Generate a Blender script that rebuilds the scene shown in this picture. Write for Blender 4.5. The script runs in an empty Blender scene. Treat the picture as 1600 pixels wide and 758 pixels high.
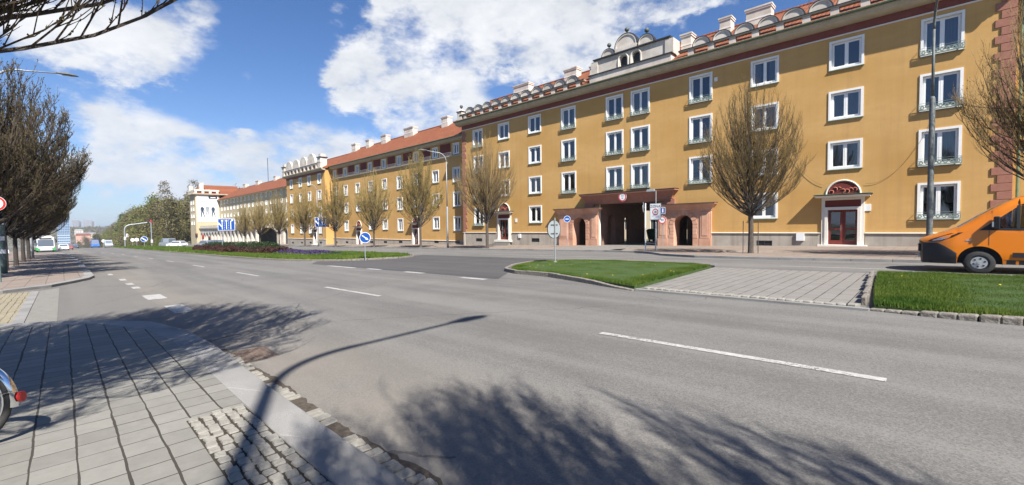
import bpy, bmesh, math, random
import numpy as np
from mathutils import Vector, Matrix
PI = math.pi
R = math.radians
sc = bpy.context.scene
COL = sc.collection
rnd = random.Random(7)

# ------------------------------------------------------------------ terrain
def gz(x, y=0.0):
    """the street falls gently to the west (negative x) and drops away after a crest"""
    if x >= -190: return .019 * x
    d = -190 - x
    z = -3.61 - .019 * min(d, 400)
    if d < 100: z -= .00025 * d * d
    elif d < 400: z -= 2.5 + .03 * (d - 100)
    else: z -= 11.5
    return z

# ------------------------------------------------------------------ mesh builder
class MB:
    def __init__(s): s.v = []; s.f = []; s.m = []; s.T = None
    def add(s, vs, fs, m=0):
        k = len(s.v)
        if s.T: vs = [s.T(*p) for p in vs]
        s.v.extend([tuple(p) for p in vs])
        for f in fs: s.f.append(tuple(i + k for i in f)); s.m.append(m)
        return s
    def quad(s, a, b, c, d, m=0): return s.add([a, b, c, d], [(0, 1, 2, 3)], m)
    def tri(s, a, b, c, m=0): return s.add([a, b, c], [(0, 1, 2)], m)
    def box(s, x0, x1, y0, y1, z0, z1, m=0):
        return s.add([(x0,y0,z0),(x1,y0,z0),(x1,y1,z0),(x0,y1,z0),(x0,y0,z1),(x1,y0,z1),(x1,y1,z1),(x0,y1,z1)],
                     [(0,3,2,1),(4,5,6,7),(0,1,5,4),(1,2,6,5),(2,3,7,6),(3,0,4,7)], m)
    def hexa(s, b, t, m=0):
        n = len(b)
        return s.add(list(b) + list(t), [tuple(range(n))[::-1], tuple(range(n, 2*n))] +
                     [(i, (i+1) % n, n + (i+1) % n, n + i) for i in range(n)], m)
    def prism(s, pts, z0, z1, m=0, mtop=None, msl=True):
        """xy polygon (counter-clockwise) following the street's slope"""
        n = len(pts)
        b = [(x, y, gz(x) + z0) for x, y in pts]; t = [(x, y, gz(x) + z1) for x, y in pts]
        s.add(t, [tuple(range(n))], m if mtop is None else mtop)
        s.add(b + t, [(i, (i+1) % n, n + (i+1) % n, n + i) for i in range(n)], m)
        return s
    def tube(s, path, radii, n=6, m=0, cap=True):
        path = [Vector(p) for p in path]
        if not hasattr(radii, '__len__'): radii = [radii] * len(path)
        k = len(path); vs = []; fs = []
        up = None
        for i, p in enumerate(path):
            t = (path[min(i+1, k-1)] - path[max(i-1, 0)])
            t = t.normalized() if t.length > 1e-9 else Vector((0,0,1))
            if up is None:
                a = Vector((0,0,1)) if abs(t.z) < .9 else Vector((1,0,0))
                u = t.cross(a).normalized()
            else:
                u = (up - t * up.dot(t)); u = u.normalized() if u.length > 1e-6 else t.orthogonal().normalized()
            up = u; w = t.cross(u)
            for j in range(n):
                a = 2*PI*j/n
                vs.append(p + (u*math.cos(a) + w*math.sin(a)) * radii[i])
        for i in range(k-1):
            for j in range(n):
                fs.append((i*n+j, i*n+(j+1) % n, (i+1)*n+(j+1) % n, (i+1)*n+j))
        if cap: fs.append(tuple(range(n))[::-1]); fs.append(tuple((k-1)*n+j for j in range(n)))
        return s.add(vs, fs, m)
    def cyl(s, a, b, r, n=12, m=0, r2=None): return s.tube([a, b], [r, r if r2 is None else r2], n, m)
    def disc(s, c, nrm, r, th, n=24, m=0):
        c = Vector(c); nrm = Vector(nrm).normalized()
        return s.cyl(c - nrm*th/2, c + nrm*th/2, r, n, m)
    def ring(s, c, nrm, r0, r1, th, n=24, m=0):
        c = Vector(c); nv = Vector(nrm).normalized()
        u = nv.orthogonal().normalized(); w = nv.cross(u)
        vs = []
        for h in (-th/2, th/2):
            for r in (r0, r1):
                for j in range(n):
                    a = 2*PI*j/n; vs.append(c + nv*h + (u*math.cos(a) + w*math.sin(a))*r)
        fs = []
        for j in range(n):
            k = (j+1) % n
            fs += [(j, k, n+k, n+j), (2*n+j, 3*n+j, 3*n+k, 2*n+k), (n+j, n+k, 3*n+k, 3*n+j), (j, 2*n+j, 2*n+k, k)]
        return s.add(vs, fs, m)
    def torus(s, c, nrm, r, t, n=24, q=8, m=0, a0=0, a1=2*PI, u=None):
        c = Vector(c); nv = Vector(nrm).normalized()
        u = Vector(u).normalized() if u is not None else nv.orthogonal().normalized(); w = nv.cross(u)
        full = abs(a1 - a0 - 2*PI) < 1e-6
        path = [c + (u*math.cos(a0+(a1-a0)*j/n) + w*math.sin(a0+(a1-a0)*j/n))*r for j in range(n+1)]
        return s.tube(path, t, q, m, cap=not full)
    def ball(s, c, r, m=0, nu=12, nv=8, sz=1):
        vs = []; fs = []
        for i in range(nv+1):
            th = PI*i/nv
            for j in range(nu):
                a = 2*PI*j/nu
                vs.append((c[0]+r*math.sin(th)*math.cos(a), c[1]+r*math.sin(th)*math.sin(a), c[2]+r*sz*math.cos(th)))
        for i in range(nv):
            for j in range(nu): fs.append((i*nu+j, (i+1)*nu+j, (i+1)*nu+(j+1) % nu, i*nu+(j+1) % nu))
        return s.add(vs, fs, m)
    def build(s, name, mats, parent=None, smooth=False, bevel=0, local=False, weld=False):
        me = bpy.data.meshes.new(name)
        o = bpy.data.objects.new(name, me)
        off = Vector((0,0,0))
        p = parent
        while p is not None and not local: off += p.location; p = p.parent
        me.from_pydata([(a[0]-off.x, a[1]-off.y, a[2]-off.z) for a in s.v], [], s.f)
        for mt in (mats if isinstance(mats, (list, tuple)) else [mats]): me.materials.append(mt)
        if len(s.m): me.polygons.foreach_set('material_index', s.m)
        if weld:
            bm = bmesh.new(); bm.from_mesh(me)
            bmesh.ops.remove_doubles(bm, verts=bm.verts, dist=1e-4)
            bmesh.ops.recalc_face_normals(bm, faces=bm.faces); bm.to_mesh(me); bm.free()
        if smooth: me.polygons.foreach_set('use_smooth', [True]*len(me.polygons))
        me.update()
        COL.objects.link(o)
        if parent is not None: o.parent = parent
        if bevel:
            b = o.modifiers.new('bevel', 'BEVEL'); b.width = bevel; b.segments = 2; b.limit_method = 'ANGLE'; b.angle_limit = R(35)
        return o

def tag(o, label=None, cat=None, group=None, kind=None):
    if label: o['label'] = label
    if cat: o['category'] = cat
    if group: o['group'] = group
    if kind: o['kind'] = kind
    return o
def struct(o, kind='structure'): o['kind'] = kind; return o
def thing(name, label, cat, loc=(0,0,0), rotz=0, group=None):
    o = bpy.data.objects.new(name, None); COL.objects.link(o)
    o.empty_display_size = .2
    o.location = loc; o.rotation_euler = (0,0,rotz)
    return tag(o, label, cat, group)
def kids(o): return [c for c in COL.objects if c.parent == o]
def dup(o, parent=None, loc=None, rotz=None):
    ch = kids(o)
    c = o.copy(); COL.objects.link(c)
    if parent is not None: c.parent = parent
    if loc is not None: c.location = loc
    if rotz is not None: c.rotation_euler = (0,0,rotz)
    for k in ch: dup(k, c)
    return c
def text_mb(mb, body, size, T, m=0, align='CENTER'):
    cu = bpy.data.curves.new('lettering', 'FONT'); cu.body = body; cu.size = size
    cu.align_x = align; cu.align_y = 'CENTER'; cu.resolution_u = 3; cu.extrude = .002
    o = bpy.data.objects.new('lettering', cu); COL.objects.link(o)
    dg = bpy.context.evaluated_depsgraph_get(); me = o.evaluated_get(dg).to_mesh()
    vs = [T(v.co.x, v.co.y, v.co.z) for v in me.vertices]; fs = [tuple(p.vertices) for p in me.polygons]
    o.evaluated_get(dg).to_mesh_clear(); bpy.data.objects.remove(o); bpy.data.curves.remove(cu)
    return mb.add(vs, fs, m)

def facade(mb, x0, x1, zlo, zhi, ops, P, depth=.16, mw=0, mr=1, step=0, dz=0, nz=0):
    """wall sheet with openings; P(u, d, z) -> world; ops = (x0, x1, zb, zt, arch); zlo, zhi numbers or functions"""
    lo = zlo if callable(zlo) else (lambda u: zlo)
    hi = zhi if callable(zhi) else (lambda u: zhi)
    def top(op, u):
        if callable(op[3]): return op[3](u)
        if not op[4]: return op[3]
        r = (op[1]-op[0])/2; c = (op[0]+op[1])/2
        return op[3] - r + math.sqrt(max(0, r*r - (u-c)**2))
    def bot(op, u): return op[2](u) if callable(op[2]) else op[2]
    xs = {round(x0, 4), round(x1, 4)}
    if step:
        n = max(1, round((x1-x0)/step)); xs |= {round(x0+(x1-x0)*i/n, 4) for i in range(n+1)}
    for op in ops:
        xs |= {round(op[0], 4), round(op[1], 4)}
        if op[4]:
            c = (op[0]+op[1])/2; r = (op[1]-op[0])/2
            xs |= {round(c - r*math.cos(PI*i/14), 4) for i in range(1, 14)}
    xs = sorted(x for x in xs if x0-1e-5 <= x <= x1+1e-5)
    def span(xa, xb, a0, a1, b0, b1):
        if a1-a0 < 1e-4 and b1-b0 < 1e-4: return
        n = nz or (max(1, math.ceil(max(a1-a0, b1-b0)/dz)) if dz else 1)
        for i in range(n):
            t, s = i/n, (i+1)/n
            mb.quad(P(xa,0,a0+(a1-a0)*t), P(xb,0,b0+(b1-b0)*t), P(xb,0,b0+(b1-b0)*s), P(xa,0,a0+(a1-a0)*s), mw)
    for xa, xb in zip(xs, xs[1:]):
        if xb - xa < 1e-4: continue
        mid = (xa+xb)/2
        ca, cb = lo(xa), lo(xb)
        for op in sorted((o for o in ops if o[0] < mid < o[1]), key=lambda o: bot(o, mid)):
            span(xa, xb, ca, bot(op, xa), cb, bot(op, xb))
            ca, cb = top(op, xa), top(op, xb)
            if depth:
                mb.quad(P(xa,0,ca), P(xb,0,cb), P(xb,depth,cb), P(xa,depth,ca), mr)
                if bot(op, mid) > lo(mid) + .01:
                    mb.quad(P(xa,0,bot(op,xa)), P(xa,depth,bot(op,xa)), P(xb,depth,bot(op,xb)), P(xb,0,bot(op,xb)), mr)
        span(xa, xb, ca, hi(xa), cb, hi(xb))
    if depth:
        for op in ops:
            for u, sgn in ((op[0], 1), (op[1], -1)):
                a = bot(op, u); b = top(op, u)
                if b - a > .01: mb.quad(P(u,0,a), P(u,depth,a), P(u,depth,b), P(u,0,b), mr)

# ------------------------------------------------------------------ materials
def nt(m): return m.node_tree.nodes, m.node_tree.links
def mat(name, col, rough=.8, col2=None, scale=3., bump=0., bscale=60., metal=0., spec=.4, big=None, bigscale=.35, detail=6, coat=0., stretch=None):
    m = bpy.data.materials.new(name); m.use_nodes = True
    N, L = nt(m); b = N['Principled BSDF']
    b.inputs['Base Color'].default_value = (*col, 1); b.inputs['Roughness'].default_value = rough
    b.inputs['Metallic'].default_value = metal; b.inputs['Specular IOR Level'].default_value = spec
    b.inputs['Coat Weight'].default_value = coat
    geo = N.new('ShaderNodeNewGeometry'); pos = geo.outputs['Position']
    if stretch:
        mp = N.new('ShaderNodeMapping'); mp.inputs['Scale'].default_value = stretch
        L.new(pos, mp.inputs['Vector']); pos = mp.outputs['Vector']
    c = None
    if col2 is not None:
        n = N.new('ShaderNodeTexNoise'); n.inputs['Scale'].default_value = scale; n.inputs['Detail'].default_value = detail
        n.inputs['Roughness'].default_value = .65; L.new(pos, n.inputs['Vector'])
        r = N.new('ShaderNodeValToRGB'); r.color_ramp.elements[0].position = .32; r.color_ramp.elements[1].position = .68
        r.color_ramp.elements[0].color = (*col, 1); r.color_ramp.elements[1].color = (*col2, 1)
        L.new(n.outputs['Fac'], r.inputs['Fac']); c = r.outputs['Color']
    if big is not None:
        n2 = N.new('ShaderNodeTexNoise'); n2.inputs['Scale'].default_value = bigscale; n2.inputs['Detail'].default_value = 4
        L.new(pos, n2.inputs['Vector'])
        r2 = N.new('ShaderNodeValToRGB'); r2.color_ramp.elements[0].position = .4; r2.color_ramp.elements[1].position = .66
        r2.color_ramp.elements[0].color = (0,0,0,1); r2.color_ramp.elements[1].color = (1,1,1,1)
        L.new(n2.outputs['Fac'], r2.inputs['Fac'])
        mx = N.new('ShaderNodeMix'); mx.data_type = 'RGBA'
        L.new(r2.outputs['Color'], mx.inputs['Factor'])
        if c is not None: L.new(c, mx.inputs['A'])
        else: mx.inputs['A'].default_value = (*col, 1)
        mx.inputs['B'].default_value = (*big, 1); c = mx.outputs['Result']
    if c is not None: L.new(c, b.inputs['Base Color'])
    if bump:
        n3 = N.new('ShaderNodeTexNoise'); n3.inputs['Scale'].default_value = bscale; n3.inputs['Detail'].default_value = 4
        L.new(pos, n3.inputs['Vector'])
        bp = N.new('ShaderNodeBump'); bp.inputs['Strength'].default_value = bump; bp.inputs['Distance'].default_value = .02
        L.new(n3.outputs['Fac'], bp.inputs['Height']); L.new(bp.outputs['Normal'], b.inputs['Normal'])
    return m
def math_node(N, L, op, a, b=None, c=None):
    n = N.new('ShaderNodeMath'); n.operation = op
    for i, x in enumerate((a, b, c)):
        if x is None: continue
        if isinstance(x, (int, float)): n.inputs[i].default_value = x
        else: L.new(x, n.inputs[i])
    return n.outputs[0]
def jointed(name, col, col2, joint, sx, sy, jx, jy, ox=0, oy=0, rough=.85, wob=.012, bump=.5, tone=.25, stagger=False, shift=.06):
    """paving stones in a grid: joints across x of width jx and along x of width jy"""
    m = mat(name, col, rough); N, L = nt(m); b = N['Principled BSDF']
    geo = N.new('ShaderNodeNewGeometry')
    nz = N.new('ShaderNodeTexNoise'); nz.inputs['Scale'].default_value = 3.5; nz.inputs['Detail'].default_value = 5
    L.new(geo.outputs['Position'], nz.inputs['Vector'])
    sub = N.new('ShaderNodeVectorMath'); sub.operation = 'SUBTRACT'; sub.inputs[1].default_value = (.5,.5,.5)
    L.new(nz.outputs['Color'], sub.inputs[0])
    scl = N.new('ShaderNodeVectorMath'); scl.operation = 'SCALE'; scl.inputs['Scale'].default_value = wob*2
    L.new(sub.outputs[0], scl.inputs[0])
    ad = N.new('ShaderNodeVectorMath'); ad.operation = 'ADD'; L.new(geo.outputs['Position'], ad.inputs[0]); L.new(scl.outputs[0], ad.inputs[1])
    sp = N.new('ShaderNodeSeparateXYZ'); L.new(ad.outputs[0], sp.inputs[0])
    M = lambda op, a, b_=None: math_node(N, L, op, a, b_)
    v = M('DIVIDE', M('SUBTRACT', sp.outputs['Y'], oy), sy); row = M('FLOOR', v)
    u = M('DIVIDE', M('SUBTRACT', sp.outputs['X'], ox), sx)
    if stagger: u = M('ADD', u, M('MULTIPLY', row, .5))
    else: u = M('ADD', u, M('MULTIPLY', M('SINE', M('MULTIPLY', row, 12.9)), shift))
    cell = M('FLOOR', u)
    def edge(t, s): # distance to the nearest joint, metres
        f = M('FRACT', t); return M('MULTIPLY', M('MINIMUM', f, M('SUBTRACT', 1., f)), s)
    cmb = N.new('ShaderNodeCombineXYZ'); L.new(cell, cmb.inputs[0]); L.new(row, cmb.inputs[1])
    wn = N.new('ShaderNodeTexWhiteNoise'); wn.noise_dimensions = '2D'; L.new(cmb.outputs[0], wn.inputs['Vector'])
    n2 = N.new('ShaderNodeTexNoise'); n2.inputs['Scale'].default_value = 1.3; n2.inputs['Detail'].default_value = 3
    L.new(geo.outputs['Position'], n2.inputs['Vector'])
    wid = M('ADD', M('MULTIPLY', n2.outputs['Fac'], 1.6), -.15)          # joints wash out here and there
    def jm(e, w):
        return M('SUBTRACT', 1., M('SMOOTH_MIN', 1., M('DIVIDE', e, M('MULTIPLY', wid, w)), ) ) if False else M('LESS_THAN', e, M('MULTIPLY', wid, w))
    j = M('MAXIMUM', jm(edge(u, sx), jx/2), jm(edge(v, sy), jy/2))
    n1 = N.new('ShaderNodeTexNoise'); n1.inputs['Scale'].default_value = 9; n1.inputs['Detail'].default_value = 8; n1.inputs['Roughness'].default_value = .7
    L.new(geo.outputs['Position'], n1.inputs['Vector'])
    t = M('ADD', M('MULTIPLY', wn.outputs['Value'], tone*2), M('MULTIPLY', M('SUBTRACT', n1.outputs['Fac'], .5), 1.4))
    r = N.new('ShaderNodeMix'); r.data_type = 'RGBA'; r.inputs['A'].default_value = (*col, 1); r.inputs['B'].default_value = (*col2, 1)
    L.new(t, r.inputs['Factor'])
    mx = N.new('ShaderNodeMix'); mx.data_type = 'RGBA'; L.new(j, mx.inputs['Factor']); L.new(r.outputs['Result'], mx.inputs['A'])
    mx.inputs['B'].default_value = (*joint, 1); L.new(mx.outputs['Result'], b.inputs['Base Color'])
    hgt = M('SUBTRACT', M('MULTIPLY', n1.outputs['Fac'], .15), j)
    bp = N.new('ShaderNodeBump'); bp.inputs['Strength'].default_value = bump; bp.inputs['Distance'].default_value = .01
    L.new(hgt, bp.inputs['Height']); L.new(bp.outputs['Normal'], b.inputs['Normal'])
    return m
def asphalt(name, a, b_, dirt, speck=1.0):
    """worn asphalt: fine light and dark aggregate, wide paler wheel bands along x, dusty edges"""
    m = mat(name, a, .88, spec=.25); N, L = nt(m); b = N['Principled BSDF']
    M = lambda op, p, q=None: math_node(N, L, op, p, q)
    geo = N.new('ShaderNodeNewGeometry'); sp = N.new('ShaderNodeSeparateXYZ'); L.new(geo.outputs['Position'], sp.inputs[0])
    def noise(sc_, det=4, vec=None, ro=.6):
        n = N.new('ShaderNodeTexNoise'); n.inputs['Scale'].default_value = sc_; n.inputs['Detail'].default_value = det; n.inputs['Roughness'].default_value = ro
        L.new(vec or geo.outputs['Position'], n.inputs['Vector']); return n.outputs['Fac']
    mp = N.new('ShaderNodeMapping'); mp.inputs['Scale'].default_value = (.06, 1.1, 1); L.new(geo.outputs['Position'], mp.inputs['Vector'])
    band = noise(1., 4, mp.outputs['Vector'])
    vor = N.new('ShaderNodeTexVoronoi'); vor.inputs['Scale'].default_value = 95; L.new(geo.outputs['Position'], vor.inputs['Vector'])
    vs = N.new('ShaderNodeSeparateColor'); L.new(vor.outputs['Color'], vs.inputs[0])
    f = M('ADD', M('MULTIPLY', M('SUBTRACT', band, .5), 2.2), M('MULTIPLY', M('SUBTRACT', noise(.7, 6), .5), 1.0))
    f = M('ADD', f, M('MULTIPLY', M('SUBTRACT', vs.outputs[0], .5), 1.05*speck))
    f = M('ADD', f, M('MULTIPLY', M('SUBTRACT', noise(38, 3, None, .8), .5), 1.3*speck)); f = M('ADD', f, .5)
    mx = N.new('ShaderNodeMix'); mx.data_type = 'RGBA'; mx.inputs['A'].default_value = (*a, 1); mx.inputs['B'].default_value = (*b_, 1); L.new(f, mx.inputs['Factor'])
    # dust swept to the kerb
    d = M('SUBTRACT', 1., M('DIVIDE', M('ABSOLUTE', M('SUBTRACT', sp.outputs['Y'], 1.9)), 1.7))
    d = M('MULTIPLY', M('MAXIMUM', d, 0.), M('ADD', M('MULTIPLY', noise(.55, 5), 1.5), -.2))
    dm = N.new('ShaderNodeMix'); dm.data_type = 'RGBA'; L.new(d, dm.inputs['Factor']); L.new(mx.outputs['Result'], dm.inputs['A']); dm.inputs['B'].default_value = (*dirt, 1)
    # thin sealed cracks
    v2 = N.new('ShaderNodeTexVoronoi'); v2.feature = 'DISTANCE_TO_EDGE'; v2.inputs['Scale'].default_value = .16
    ad = N.new('ShaderNodeMixRGB'); ad.blend_type = 'ADD'; ad.inputs[0].default_value = .5
    n5 = N.new('ShaderNodeTexNoise'); n5.inputs['Scale'].default_value = 1.2; n5.inputs['Detail'].default_value = 6; L.new(geo.outputs['Position'], n5.inputs['Vector'])
    L.new(geo.outputs['Position'], ad.inputs[1]); L.new(n5.outputs['Color'], ad.inputs[2]); L.new(ad.outputs[0], v2.inputs['Vector'])
    ck = M('MULTIPLY', M('LESS_THAN', v2.outputs['Distance'], .0022), M('GREATER_THAN', noise(.12, 2), .5))
    cm = N.new('ShaderNodeMix'); cm.data_type = 'RGBA'; L.new(M('MULTIPLY', ck, .55), cm.inputs['Factor']); L.new(dm.outputs['Result'], cm.inputs['A']); cm.inputs['B'].default_value = (.05,.048,.045,1)
    L.new(cm.outputs['Result'], b.inputs['Base Color'])
    bp = N.new('ShaderNodeBump'); bp.inputs['Strength'].default_value = .35; bp.inputs['Distance'].default_value = .006
    L.new(vs.outputs[1], bp.inputs['Height']); L.new(bp.outputs['Normal'], b.inputs['Normal'])
    return m
def tiles(name, col, col2, dark):
    m = mat(name, col, .8, spec=.3); N, L = nt(m); b = N['Principled BSDF']
    M = lambda op, p, q=None: math_node(N, L, op, p, q)
    geo = N.new('ShaderNodeNewGeometry'); sp = N.new('ShaderNodeSeparateXYZ'); L.new(geo.outputs['Position'], sp.inputs[0])
    row = M('DIVIDE', sp.outputs['Z'], .19); fr = M('FRACT', row)
    u = M('DIVIDE', M('ADD', sp.outputs['X'], sp.outputs['Y'] if False else 0.), .24); fu = M('FRACT', u)
    cmb = N.new('ShaderNodeCombineXYZ'); L.new(M('FLOOR', u), cmb.inputs[0]); L.new(M('FLOOR', row), cmb.inputs[1])
    wn = N.new('ShaderNodeTexWhiteNoise'); wn.noise_dimensions = '2D'; L.new(cmb.outputs[0], wn.inputs['Vector'])
    n = N.new('ShaderNodeTexNoise'); n.inputs['Scale'].default_value = .6; n.inputs['Detail'].default_value = 5; L.new(geo.outputs['Position'], n.inputs['Vector'])
    t = M('ADD', M('MULTIPLY', wn.outputs['Value'], .7), M('MULTIPLY', M('SUBTRACT', n.outputs['Fac'], .35), .9))
    mx = N.new('ShaderNodeMix'); mx.data_type = 'RGBA'; mx.inputs['A'].default_value = (*col, 1); mx.inputs['B'].default_value = (*col2, 1); L.new(t, mx.inputs['Factor'])
    j = M('MAXIMUM', M('LESS_THAN', fr, .16), M('MULTIPLY', M('LESS_THAN', fu, .12), .6))
    m2 = N.new('ShaderNodeMix'); m2.data_type = 'RGBA'; L.new(M('MULTIPLY', j, .75), m2.inputs['Factor']); L.new(mx.outputs['Result'], m2.inputs['A']); m2.inputs['B'].default_value = (*dark, 1)
    L.new(m2.outputs['Result'], b.inputs['Base Color'])
    h = M('ADD', M('MULTIPLY', M('SINE', M('MULTIPLY', fu, PI)), .6), M('MULTIPLY', M('SUBTRACT', 1., fr), 1.))
    bp = N.new('ShaderNodeBump'); bp.inputs['Strength'].default_value = .8; bp.inputs['Distance'].default_value = .05
    L.new(h, bp.inputs['Height']); L.new(bp.outputs['Normal'], b.inputs['Normal'])
    return m
def glass(name, tint=(.75,.8,.82), dark=.55):
    """window glass: mirror-like at a slant, otherwise lets the dim room show"""
    m = bpy.data.materials.new(name); m.use_nodes = True; N, L = nt(m); N.clear()
    out = N.new('ShaderNodeOutputMaterial'); mix = N.new('ShaderNodeMixShader')
    fr = N.new('ShaderNodeFresnel'); fr.inputs['IOR'].default_value = 2.1
    g = N.new('ShaderNodeBsdfGlossy'); g.inputs['Roughness'].default_value = .02; g.inputs['Color'].default_value = (.9,.93,1,1)
    t = N.new('ShaderNodeBsdfTransparent'); t.inputs['Color'].default_value = (tint[0]*dark, tint[1]*dark, tint[2]*dark, 1)
    geo = N.new('ShaderNodeNewGeometry'); n = N.new('ShaderNodeTexNoise'); n.inputs['Scale'].default_value = .8; L.new(geo.outputs['Position'], n.inputs['Vector'])
    bp = N.new('ShaderNodeBump'); bp.inputs['Strength'].default_value = .05; bp.inputs['Distance'].default_value = .05; L.new(n.outputs['Fac'], bp.inputs['Height'])
    L.new(bp.outputs['Normal'], g.inputs['Normal'])
    L.new(fr.outputs[0], mix.inputs[0]); L.new(t.outputs[0], mix.inputs[1]); L.new(g.outputs[0], mix.inputs[2]); L.new(mix.outputs[0], out.inputs[0])
    return m
def leafmat(name, a, b_, trans=.25, scale=1.6):
    m = mat(name, a, .6, col2=b_, scale=scale, spec=.25); N, L = nt(m); b = N['Principled BSDF']
    out = [n for n in N if n.type == 'OUTPUT_MATERIAL'][0]
    tr = N.new('ShaderNodeBsdfTranslucent'); mx = N.new('ShaderNodeMixShader'); mx.inputs[0].default_value = trans
    src = b.inputs['Base Color'].links[0].from_socket; L.new(src, tr.inputs['Color'])
    L.new(b.outputs[0], mx.inputs[1]); L.new(tr.outputs[0], mx.inputs[2]); L.new(mx.outputs[0], out.inputs[0])
    return m
K = {}
K['asphalt'] = asphalt('asphalt', (.108,.104,.098), (.188,.179,.165), (.215,.19,.158))
K['asphalt_dark'] = asphalt('dark asphalt', (.062,.06,.06), (.092,.088,.085), (.10,.095,.085), .6)
K['asphalt_bay'] = asphalt('bay asphalt', (.12,.115,.107), (.17,.162,.147), (.18,.165,.145))
K['concrete'] = mat('pale concrete', (.17,.162,.142), .9, col2=(.22,.21,.185), scale=6, bump=.3)
K['slab'] = jointed('paving slabs', (.175,.168,.148), (.245,.236,.21), (.045,.038,.03), .26, .2275, .016, .022, ox=-5.29, oy=.02, tone=.34)
K['farpave'] = jointed('brown pavement stones', (.20,.158,.128), (.27,.222,.185), (.07,.058,.05), .5, .5, .02, .02)
K['driveway'] = jointed('driveway setts', (.185,.172,.155), (.245,.23,.21), (.03,.025,.021), .285, .21, .028, .005, ox=-1.17, shift=.004, wob=.006)
K['cobblefield'] = jointed('yellow cobbles', (.26,.22,.135), (.33,.30,.24), (.08,.066,.05), .13, .12, .022, .022, wob=.05, stagger=True)
K['granite'] = mat('granite kerb', (.215,.208,.195), .9, col2=(.315,.305,.29), scale=120, bump=.4, bscale=150, big=(.195,.188,.178), bigscale=1.1)
K['kerbold'] = mat('old kerb stone', (.12,.10,.083), .9, col2=(.25,.23,.20), scale=14, bump=1., bscale=22)
K['dirt'] = mat('gutter dirt', (.045,.037,.029), .95, col2=(.10,.08,.06), scale=22, bump=.9, bscale=40)
K['cobble'] = mat('cobble stone', (.20,.187,.162), .85, col2=(.30,.285,.25), scale=9, bump=.5, bscale=60)
K['paint'] = mat('worn white road paint', (.46,.45,.43), .8, col2=(.28,.27,.25), scale=16, bump=.3)
K['soil'] = mat('grass soil', (.03,.05,.012), .95, col2=(.05,.095,.018), scale=7, bump=.8)
K['field'] = mat('far meadow', (.07,.07,.04), .95, col2=(.115,.10,.065), scale=.05, big=(.16,.15,.12), bigscale=.01)
K['stucco'] = mat('ochre stucco', (.515,.305,.105), .92, col2=(.555,.335,.122), scale=1.2, bump=.3, bscale=45, big=(.475,.272,.082), bigscale=.22, stretch=(1,1,2.2))
K['stucco_pale'] = mat('cream ochre stucco', (.42,.345,.215), .92, col2=(.47,.39,.25), scale=.8, bump=.2)
K['cream'] = mat('cream plaster', (.66,.57,.42), .92, col2=(.72,.64,.5), scale=.8, bump=.2)
K['plinth'] = mat('grey plinth plaster', (.36,.32,.27), .92, col2=(.42,.385,.33), scale=2.5, bump=.5, bscale=30, big=(.33,.29,.245), bigscale=.6)
K['white'] = mat('white window paint', (.80,.80,.78), .45, col2=(.74,.74,.71), scale=2)
K['trim'] = mat('pale stone trim', (.66,.62,.55), .85, col2=(.72,.69,.63), scale=4, bump=.2)
K['gable'] = mat('white gable plaster', (.58,.525,.455), .9, col2=(.65,.60,.53), scale=2.2, bump=.25, big=(.45,.40,.34), bigscale=.8)
K['frieze'] = mat('dark red frieze', (.17,.045,.032), .85, col2=(.215,.062,.045), scale=2)
K['soffit'] = mat('beige cornice', (.38,.34,.25), .9, col2=(.44,.40,.31), scale=1.5)
K['green_metal'] = mat('green sheet metal', (.10,.17,.115), .5, col2=(.16,.25,.17), scale=4, metal=.2)
K['sandstone'] = mat('pink sandstone', (.54,.31,.21), .9, col2=(.61,.37,.26), scale=3, bump=.5, bscale=35, big=(.43,.225,.145), bigscale=.7)
K['redstone'] = mat('brick red rendered quoins', (.29,.125,.085), .9, col2=(.35,.16,.11), scale=4, bump=.4)
K['terracotta'] = mat('terracotta relief', (.40,.12,.085), .85, col2=(.48,.17,.12), scale=5)
K['tile'] = tiles('roof tiles', (.19,.058,.024), (.28,.098,.042), (.05,.016,.010))
K['metal_dark'] = mat('dark iron', (.035,.035,.038), .5, col2=(.06,.06,.06), scale=8, metal=.4)
K['ball'] = mat('weathered copper ball', (.06,.07,.06), .6, col2=(.11,.125,.105), scale=6)
K['zinc'] = mat('galvanised steel', (.26,.28,.29), .55, col2=(.34,.36,.37), scale=10, metal=.4)
K['polegreen'] = mat('old green lamp post paint', (.06,.10,.095), .6, col2=(.12,.17,.16), scale=5)
K['polegrey'] = mat('grey lamp post paint', (.075,.085,.085), .6, col2=(.15,.165,.16), scale=6)
K['glass'] = glass('window glass')
K['carglass'] = glass('car glass', dark=.4)
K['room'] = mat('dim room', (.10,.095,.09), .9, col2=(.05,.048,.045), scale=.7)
K['curtain'] = mat('net curtain', (.85,.84,.81), .9, col2=(.68,.67,.65), scale=14, stretch=(1,1,.05))
K['door'] = mat('red brown door', (.12,.02,.015), .45, col2=(.16,.03,.022), scale=5)
K['tympanum'] = mat('dark red tympanum', (.14,.025,.02), .8)
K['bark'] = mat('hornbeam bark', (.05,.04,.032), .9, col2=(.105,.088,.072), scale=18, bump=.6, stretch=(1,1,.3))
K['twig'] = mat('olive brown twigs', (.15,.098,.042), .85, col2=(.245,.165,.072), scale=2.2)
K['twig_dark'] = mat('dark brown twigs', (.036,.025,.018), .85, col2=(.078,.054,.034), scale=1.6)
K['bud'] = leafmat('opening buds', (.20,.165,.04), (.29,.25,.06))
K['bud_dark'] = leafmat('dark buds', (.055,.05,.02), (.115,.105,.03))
K['grass'] = leafmat('grass blades', (.042,.098,.010), (.145,.19,.030), .32, .8)
K['hedge_green'] = leafmat('dark hedge leaves', (.016,.035,.012), (.035,.06,.018), .15, .8)
K['hedge_red'] = leafmat('dark red hedge leaves', (.045,.02,.018), (.075,.03,.022), .15, .8)
K['pansy'] = leafmat('violet pansies', (.045,.022,.085), (.085,.06,.16), .2, 9)
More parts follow.
